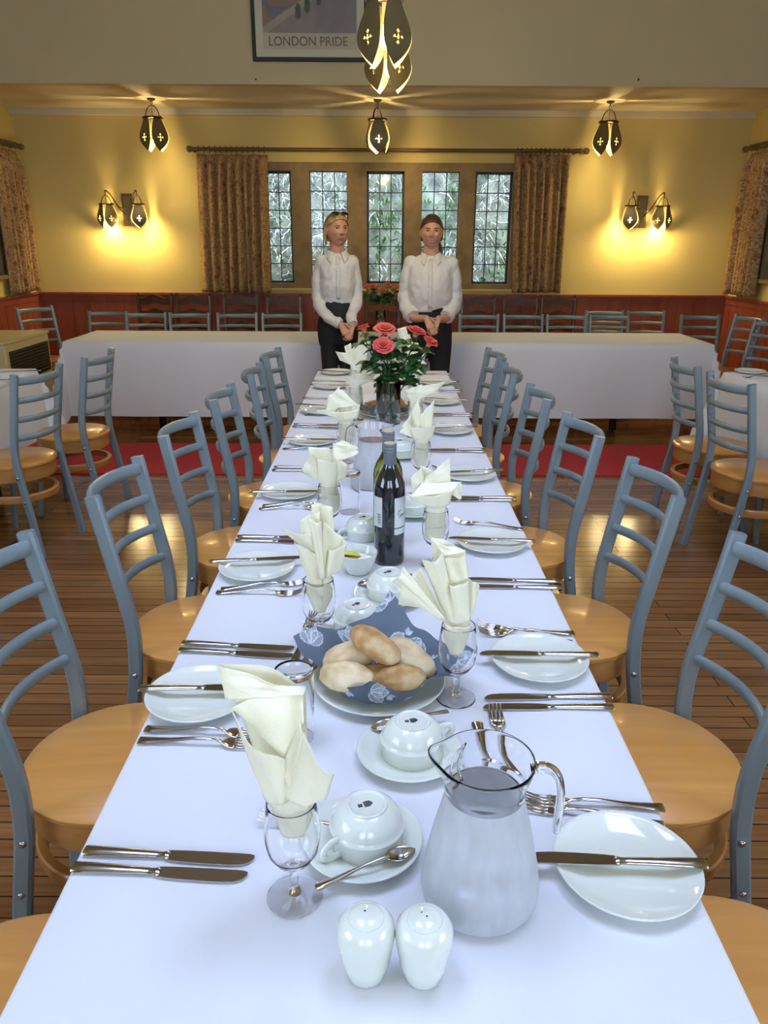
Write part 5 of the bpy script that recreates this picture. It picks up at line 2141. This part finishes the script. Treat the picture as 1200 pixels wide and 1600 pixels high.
def head_fn(x, y, z, smile=0.0, full=1.0):
    """unit direction -> head surface; face towards -Y"""
    px, py, pz = x * .0735 * full, y * .093, z * (.116 if z < 0 else .103)
    if z < 0:
        t = -z
        px *= 1 - .24 * t ** 2.0
        if y > 0:
            py *= 1 - .55 * t
        else:
            py *= 1 - .10 * t ** 2
    if y < 0:
        fx, fz = px, pz
        fr = sstep(0, .6, -y)
        g = lambda cx, cz, sx, sz: exp(-((fx - cx) / sx) ** 2 - ((fz - cz) / sz) ** 2)
        d = 0
        nz = clamp((.016 - fz) / .046) if fz < .016 else 0
        nose = (nz ** 1.3) * (1 - sstep(-.034, -.046, -(-fz)) if fz < -.034 else 1)
        if fz < -.030:
            nose = max(0, 1 - (-.030 - fz) / .009) * nz ** 1.3
        d += .021 * nose * exp(-(fx / (.0075 + .0055 * nz)) ** 2)
        d += .006 * exp(-(fx / .008) ** 2) * sstep(.03, .01, fz) * (fz > -.03)
        for s in (-1, 1):
            d -= .0105 * g(s * .030, .006, .0155, .0115)
            d += .0045 * g(s * .028, .027, .020, .008)
            d += .0065 * g(s * .040, -.026 + .006 * smile, .018, .018) * (1 + smile)
        d += .0045 * g(0, -.060, .021 + .007 * smile, .0085)
        d -= .004 * g(0, -.060, .02 + .008 * smile, .0022)
        d -= .003 * g(0, -.074, .016, .005)
        d += .007 * g(0, -.096, .018, .013)
        py -= d * fr
    return Vector((px, py, pz))


def finger_chain(mb, pts, r):
    P = spline(pts, 10)
    mb.tube(P, [r * (1 - .22 * i / 9) for i in range(10)], n=8)
    mb.ellipsoid(P[-1], (r * .80,) * 3, 8, 6)
    mb.ellipsoid(P[0], (r,) * 3, 8, 6)


def hand(mb, wrist, knuckle, curl_dir, across, thumb_dir, sc=1.0):
    """palm from wrist to knuckles; four fingers of different length curl from the knuckles along curl_dir"""
    wrist, knuckle = Vector(wrist), Vector(knuckle)
    f = (knuckle - wrist).normalized()
    across = Vector(across).normalized()
    curl = Vector(curl_dir).normalized()
    pts = [wrist, wrist.lerp(knuckle, .35), wrist.lerp(knuckle, .75), knuckle]
    mb.tube(pts, [.024 * sc, .030 * sc, .037 * sc, .037 * sc], [.019 * sc, .016 * sc, .0155 * sc, .012 * sc], n=16, up=across.cross(f))
    for k, L in enumerate((.066, .074, .070, .056)):
        o = across * ((k - 1.5) * .0208 * sc)
        b = knuckle + o - f * .004
        m1 = b + (f * .75 + curl * .45).normalized() * L * .42 * sc
        m2 = m1 + (f * .15 + curl).normalized() * L * .33 * sc
        m3 = m2 + (curl - f * .5).normalized() * L * .25 * sc
        finger_chain(mb, [b, m1, m2, m3], .0080 * sc)
    th = Vector(thumb_dir).normalized()
    b = wrist.lerp(knuckle, .25) - across * .022 * sc
    m1 = b + (th * .7 + f * .5).normalized() * .030 * sc
    m2 = m1 + (f * .9 + th * .2 + curl * .2).normalized() * .030 * sc
    m3 = m2 + (f + curl * .5).normalized() * .020 * sc
    finger_chain(mb, [b, m1, m2, m3], .0105 * sc)


def smooth_loft(mb, rows, n=28, steps=30):
    """rows: (z, cx, cy, rx, ry) interpolated smoothly"""
    rows = sorted(rows)
    P = spline([(r[0], r[1], r[2]) for r in rows], steps)
    Q = spline([(r[3], r[4], 0) for r in rows], steps)
    mb.loft([((p.y, p.z, p.x), max(q.x, .004), max(q.y, .004)) for p, q in zip(P, Q)], n)


def waitress(base, H, label, wide, yaw_body, yaw_head, hair, hands_at, bare_forearms, smile, waist_z, hem, crop_trousers):
    k = H / 1.65
    t = thing('person', label, 'person', base, yaw_body, 'waitresses')
    W = wide
    head_c = Vector((0, -.012, 1.528 * k))
    Rh = Matrix.Rotation(yaw_head, 3, 'Z')
    Z = lambda z: z * k
    hx, hy, hz = hands_at
    sh = .140 * W
    armL = [(-sh, .005, Z(1.325)), (-sh - .026 * W, .02, Z(1.20)), (-sh - .034 * W, .015, Z(1.06)), (-sh + .025, -.095, Z(.965)), (hx - .042, hy + .030, hz + .066)]
    armR = [(sh, .005, Z(1.325)), (sh + .026 * W, .02, Z(1.20)), (sh + .034 * W, .015, Z(1.06)), (sh - .025, -.095, Z(.965)), (hx + .045, hy + .028, hz + .064)]
    # ---- body: one continuous skin
    b = MB()
    # skull and face
    rows = []
    n, m = 72, 56
    for i in range(m + 1):
        th = pi * i / m
        row = []
        for j in range(n):
            ph = 2 * pi * j / n
            d = (sin(th) * cos(ph), sin(th) * sin(ph), cos(th))
            p = head_c + Rh @ head_fn(*d, smile, 1.0 + .03 * (W - 1))
            row.append(b.vert(p))
            if i in (0, m):
                row = row * n
                break
        rows.append(row)
    for i in range(m):
        for j in range(n):
            a0, a1, c0, c1 = rows[i][j], rows[i][(j + 1) % n], rows[i + 1][j], rows[i + 1][(j + 1) % n]
            if i == 0:
                b.face((a0, c0, c1))
            elif i == m - 1:
                b.face((a0, c0, a1))
            else:
                b.face((a0, c0, c1, a1))
    for s in (-1, 1):
        ec = head_c + Rh @ Vector((s * .073, .008, -.006))
        b.ellipsoid(ec, (.009, .016, .027), 14, 10, Rh @ Matrix.Rotation(s * .35, 3, 'Z'))
    smooth_loft(b, [(Z(1.30), 0, .012, .075, .055), (Z(1.37), 0, .012, .060, .052), (Z(1.42), 0, .006, .0515, .051), (Z(1.50), 0, .004, .050, .052)], 20, 10)
    smooth_loft(b, [(Z(.80), 0, 0, .145 * W, .095 * W), (Z(.90), 0, .005, .155 * W, .105 * W), (Z(1.03), 0, 0, .122 * W, .088 * W), (Z(1.18), 0, 0, .135 * W, .100 * W), (Z(1.30), 0, .005, .150 * W, .085), (Z(1.365), 0, .01, .085, .055)], 24, 24)
    for arm in (armL, armR):
        tube_limb(b, arm, [.042 * W, .039 * W, .034 * W, .030 * W, .0225], 16, 26)
    sc = .84
    hand(b, (hx - .040, hy + .026, hz + .062), (hx - .002, hy - .024, hz + .002), (.70, .45, -.45), (-.35, -.55, -.6), (.2, -.3, .9), sc)
    hand(b, (hx + .043, hy + .024, hz + .060), (hx + .008, hy - .004, hz - .004), (-.65, .50, -.50), (.35, -.55, -.6), (-.2, -.3, .9), sc)
    for s in (-1, 1):
        tube_limb(b, [(s * .083 * W, .0, Z(.84)), (s * .088 * W, -.006, Z(.47)), (s * .085, .012, Z(.27)), (s * .082, .02, Z(.075))], [.078 * W, .052 * W, .046, .033], 16, 24)
        b.ellipsoid((s * .088, -.045, .035), (.036, .095, .032), 14, 10)
    body = b.build('body', 'skin', t, angle=180)
    remesh(body, .0040, 2)

    # ---- eyes, brows, lips
    def on_face(x, z, out=0.0):
        """point on the face skin at face coordinates x,z"""
        zz = clamp(z / .116, -.98, .98)
        best = None
        lo, hi = 0.0, pi
        for it in range(60):
            ph = -pi / 2 + (it / 59 - .5) * 2.4
            thq = math.acos(zz)
            q = head_fn(sin(thq) * cos(ph), sin(thq) * sin(ph), zz, smile, 1.0 + .03 * (W - 1))
            if best is None or abs(q.x - x) < abs(best.x - x):
                best = q
        return head_c + Rh @ Vector((best.x, best.y - out, best.z))
    for s in (-1, 1):
        c = on_face(s * .030, .006)
        e = MB()
        e.ellipsoid(c + Rh @ Vector((0, .0055, 0)), (.0125, .0085, .0058 if smile < .5 else .0045), 14, 10, Rh)
        eo = e.build('eye', 'eyewhite', t, angle=180)
        ir = MB()
        ir.ellipsoid(c + Rh @ Vector((0, -.0026, .0)), (.0068, .0022, .0056 if smile < .5 else .0046), 12, 8, Rh)
        ir.build('iris', 'iris', eo, angle=180)
        lid = MB()
        lid.tube([on_face(s * lerp(.017, .043, u), .0125 - .004 * (2 * u - 1) ** 2 - (.003 if smile > .5 else 0), .001) for u in [q / 8 for q in range(9)]], .0020, .0019, n=6)
        lid.build('eyelashes', 'browline', t, angle=180)
        br = MB()
        br.tube([on_face(s * lerp(.012, .047, u), .0225 + .006 * sin(pi * u * .8) , .0008) for u in [q / 8 for q in range(9)]], [.0018, .0032, .0036, .0036, .0034, .0030, .0025, .0020, .0010], [.0012, .002, .002, .002, .002, .002, .0016, .0012, .0008], n=6)
        br.build('eyebrow', 'browline', t, angle=180)
    lw = .021 + .008 * smile
    lp = MB()
    for (zo, r) in ((.0034, .0026), (-.0046 - .005 * smile, .0032)):
        lp.tube([on_face(lw * (2 * u - 1), -.060 + zo * (1 - (2 * u - 1) ** 2) + .006 * smile * (2 * u - 1) ** 2 + (.0022 if zo > 0 else 0) * exp(-((u - .5) / .1) ** 2) * -.3, .0008) for u in [q / 14 for q in range(15)]],
                [r * (1 - .75 * (2 * u - 1) ** 2) for u in [q / 14 for q in range(15)]], n=8)
    lp.build('lips', 'lip', t, angle=180)
    if smile > .5:
        te = MB()
        te.tube([on_face(lw * .8 * (2 * u - 1), -.0605 - .0005 + .0045 * smile * (2 * u - 1) ** 2, .0004) for u in [q / 12 for q in range(13)]], [.0030 * (1 - .5 * (2 * u - 1) ** 2) for u in [q / 12 for q in range(13)]], [.0040 * (1 - .6 * (2 * u - 1) ** 2) for u in [q / 12 for q in range(13)]], n=8)
        te.build('teeth', 'teeth', t, angle=180)

    # ---- hair: pulled back from the face into a low knot
    hm = 'blonde' if hair == 'blonde' else 'brown'
    hr = MB()
    n, m = 64, 44

    def hfn(u, v):
        th = pi * v * .80
        ph = 2 * pi * u
        d = Vector((sin(th) * cos(ph), sin(th) * sin(ph), cos(th)))
        q = head_fn(d.x, max(d.y, -.999), d.z, 0, 1.0 + .03 * (W - 1))
        if d.y < 0:
            q = Vector((d.x * .0735, d.y * .093, d.z * (.116 if d.z < 0 else .103))).lerp(q, .0 if d.z > .2 else .5)
        thick = .0075 + .006 * max(0, d.y) + .0015 * sin(ph * 26 + d.z * 8)
        if abs(d.x) < .06 and d.z > .3:
            thick -= .003
        q = q * (1 + thick / .1)
        return head_c + Rh @ q

    def hskip(u, v):
        th = pi * v * .80
        ph = 2 * pi * u
        d = Vector((sin(th) * cos(ph), sin(th) * sin(ph), cos(th)))
        x, z = d.x * .0735, d.z * (.116 if d.z < 0 else .103)
        if d.y < .02:
            lim = .060 - .030 * (abs(x) / .062) ** 2.2
            if z < lim:
                return not (abs(x) > .066 and z > .03)
        if d.y < .22 and z < .018:
            return True
        if z < -.055:
            return True
        return False
    hr.grid(n, m, hfn, skip=hskip)
    kn = Vector((0, .098, -.035)) if hair == 'brown' else Vector((-.02, .095, -.045))
    hr.ellipsoid(head_c + Rh @ kn, (.036, .030, .034), 18, 12)
    if hair == 'blonde':
        for s in (-1, 1):
            hr.tube(spline([head_c + Rh @ Vector((s * .070, -.010, .035)), head_c + Rh @ Vector((s * .0805, .010, -.005)), head_c + Rh @ Vector((s * .078, .02, -.06)), head_c + Rh @ Vector((s * .060, .045, -.095))], 12), [.003, .006, .007, .008, .008, .008, .008, .007, .006, .005, .004, .002], n=8)
    else:
        hr.tube(spline([head_c + Rh @ Vector((.03, .09, -.05)), head_c + Rh @ Vector((.06, .085, -.10)), head_c + Rh @ Vector((.075, .08, -.15))], 10), [.018, .018, .018, .016, .015, .013, .011, .009, .006, .003], n=8)
    ho = hr.build('hair', hm, t, angle=180)
    solidify(ho, .004, -1)
    if hair == 'blonde':
        sg = MB()
        for s in (-1, 1):
            c = head_c + Rh @ Vector((s * .034, -.062, .101))
            sg.ellipsoid(c, (.026, .006, .019), 16, 8, Rh @ Matrix.Rotation(-.9, 3, 'X'))
            sg.tube([head_c + Rh @ Vector((s * .058, -.06, .100)), head_c + Rh @ Vector((s * .083, .0, .055)), head_c + Rh @ Vector((s * .080, .02, .02))], .0025, n=6)
        sg.tube([head_c + Rh @ Vector((-.012, -.068, .104)), head_c + Rh @ Vector((.012, -.068, .104))], .0025, n=6)
        sg.build('sunglasses', 'leather', t, angle=180)['label'] = 'dark sunglasses pushed up on the hair'

    # ---- shirt
    s_ = MB()
    smooth_loft(s_, [(Z(waist_z - .03), 0, 0, .128 * W, .098 * W), (Z(waist_z + .02), 0, -.004, .140 * W, .110 * W), (Z(waist_z + .08), 0, -.008, .152 * W, .122 * W), (Z(1.20), 0, -.006, .153 * W, .122 * W), (Z(1.29), 0, .002, .162 * W, .102), (Z(1.335), 0, .012, .150 * W, .080), (Z(1.362), 0, .018, .110 * W, .066), (Z(1.380), 0, .030, .070, .056), (Z(1.390), 0, .032, .056, .050)], 30, 30)

    def cut(arm, f):
        P = spline(arm, 40)
        return P[:int(40 * f)]
    fcut = .74 if bare_forearms else .999
    for arm in (armL, armR):
        P = cut(arm, fcut)
        nP = len(P)
        R = []
        for i in range(nP):
            f = i / (nP - 1)
            r = lerp(.050 * W, .050 * W, sstep(0, .35, f)) if f < .5 else lerp(.050 * W, (.047 * W if bare_forearms else .034), sstep(.5, .93, f))
            r += .0035 * sin(f * 34) * sstep(.25, .5, f)
            R.append(r)
        s_.tube(P, R, n=18)
        s_.ellipsoid(P[0], (R[0],) * 3, 16, 10)
    so = s_.build('shirt', 'shirt', t, angle=180)
    remesh(so, .0075, 4)
    tx = bpy.data.textures.new('creases', 'CLOUDS')
    tx.noise_scale = .075
    tx.noise_depth = 2
    dm = so.modifiers.new('creases', 'DISPLACE')
    dm.texture = tx
    dm.strength = .022
    dm.mid_level = .45
    # collar wings, placket, buttons, cuffs
    co = MB()
    for s in (-1, 1):
        # wing: from the back of the neck round to the front point
        def wing(u, v, s=s):
            a = lerp(pi / 2, -pi / 2 + .42, u)
            r = lerp(.060, .070 + .040 * u ** 3, v)
            z = Z(1.412) - .030 * v - .034 * u ** 2 - .040 * v * u ** 3
            return (s * r * cos(a) * 1.02, .012 + r * sin(a) * .98 - .012 * u ** 3, z)
        co.grid(14, 5, wing)
    cobj = co.build('collar', 'shirt', t, angle=180)
    solidify(cobj, .004)
    pk = MB()

    def front_y(z):
        zz = z / k
        return -(.112 * W + .012) if waist_z + .05 < zz < 1.2 else (-lerp(.112 * W + .012, .070, sstep(1.2, 1.36, zz)) if zz >= 1.2 else -(.104 * W + .010))
    pk.grid(2, 20, lambda u, v: (lerp(-.014, .014, u), front_y(lerp(Z(waist_z), Z(1.352), v)) - .0145 + .002 * abs(2 * u - 1), lerp(Z(waist_z), Z(1.352), v)))
    po = pk.build('placket', 'shirt', t, angle=180)
    sw = po.modifiers.new('lie on shirt', 'SHRINKWRAP')
    sw.target = so
    sw.wrap_method = 'PROJECT'
    sw.use_project_y = True
    sw.use_project_x = sw.use_project_z = False
    sw.use_negative_direction = sw.use_positive_direction = True
    sw.offset = .004
    solidify(po, .003)
    for i in range(5):
        z = Z(lerp(waist_z + .03, 1.325, i / 4))
        y = front_y(z) - .0175
        MB().tube([(0, y, z), (0, y - .002, z)], .005, n=10, up=(0, 0, 1)).build('button', 'teeth', po, angle=60)
    for arm in (armL, armR):
        P = spline(arm, 40)
        i = int(40 * fcut)
        seg = P[max(i - 3, 0):i + 1]
        r = .050 * W if bare_forearms else .0345
        cf = MB()
        cf.tube([seg[0], seg[0].lerp(seg[-1], .5), seg[-1]], [r * .98, r * 1.03, r], n=20)
        cf.build('cuff', 'shirt', t, angle=60)

    # ---- trousers
    tr = MB()
    hipw = max(W, .90)
    smooth_loft(tr, [(Z(waist_z + .02), 0, 0, .122 * W, .094 * W), (Z(waist_z - .04), 0, 0, .130 * W, .100 * W), (Z(.93), 0, .006, .158 * hipw, .118 * W), (Z(.84), 0, .004, .163 * hipw, .116 * W), (Z(.76), 0, 0, .155 * hipw, .100 * W)], 28, 18)
    for s in (-1, 1):
        tube_limb(tr, [(s * .078 * W, .0, Z(.80)), (s * .084 * W, -.004, Z(.47)), (s * .085, .006, Z(.27)), (s * .083, .012, Z(.085))], [.086 * W, .066 * W, .057, .052], 18, 24)
    to = tr.build('trousers', 'black', t, angle=180)
    remesh(to, .008, 3)
    if hair == 'brown':
        bl = MB()
        bl.tube([(.128 * W * cos(a), .100 * W * sin(a), Z(waist_z - .012)) for a in [2 * pi * i / 36 for i in range(36)]], .004, .014, n=8, closed=True)
        bo_ = bl.build('belt', 'leather', t, angle=60)
        MB().box(-.012, .012, -.108 * W, -.104 * W, Z(waist_z - .026), Z(waist_z + .002)).build('buckle', 'steel', bo_, smooth=False)
    for s in (-1, 1):
        sh_ = MB()
        sh_.ellipsoid((s * .088, -.052, .036), (.043, .112, .036), 18, 12)
        sh_.ellipsoid((s * .084, .02, .06), (.042, .05, .06), 16, 10)
        q = sh_.build('shoe', 'leather', t, angle=180)
        remesh(q, .007, 2)
    return t


waitress((-.315, 5.60, .012), 1.655, 'blonde waitress in white shirt and black trousers, hands clasped, sunglasses pushed up', .80, radians(6), radians(20), 'blonde', (.052, -.185, .850), False, .45, 1.075, None, None)
waitress((.335, 5.60, .012), 1.64, 'dark-haired smiling waitress in white shirt with rolled sleeves and black trousers, hands clasped', 1.0, radians(-4), radians(2), 'brown', (.02, -.215, .895), True, 1.0, 1.03, None, None)
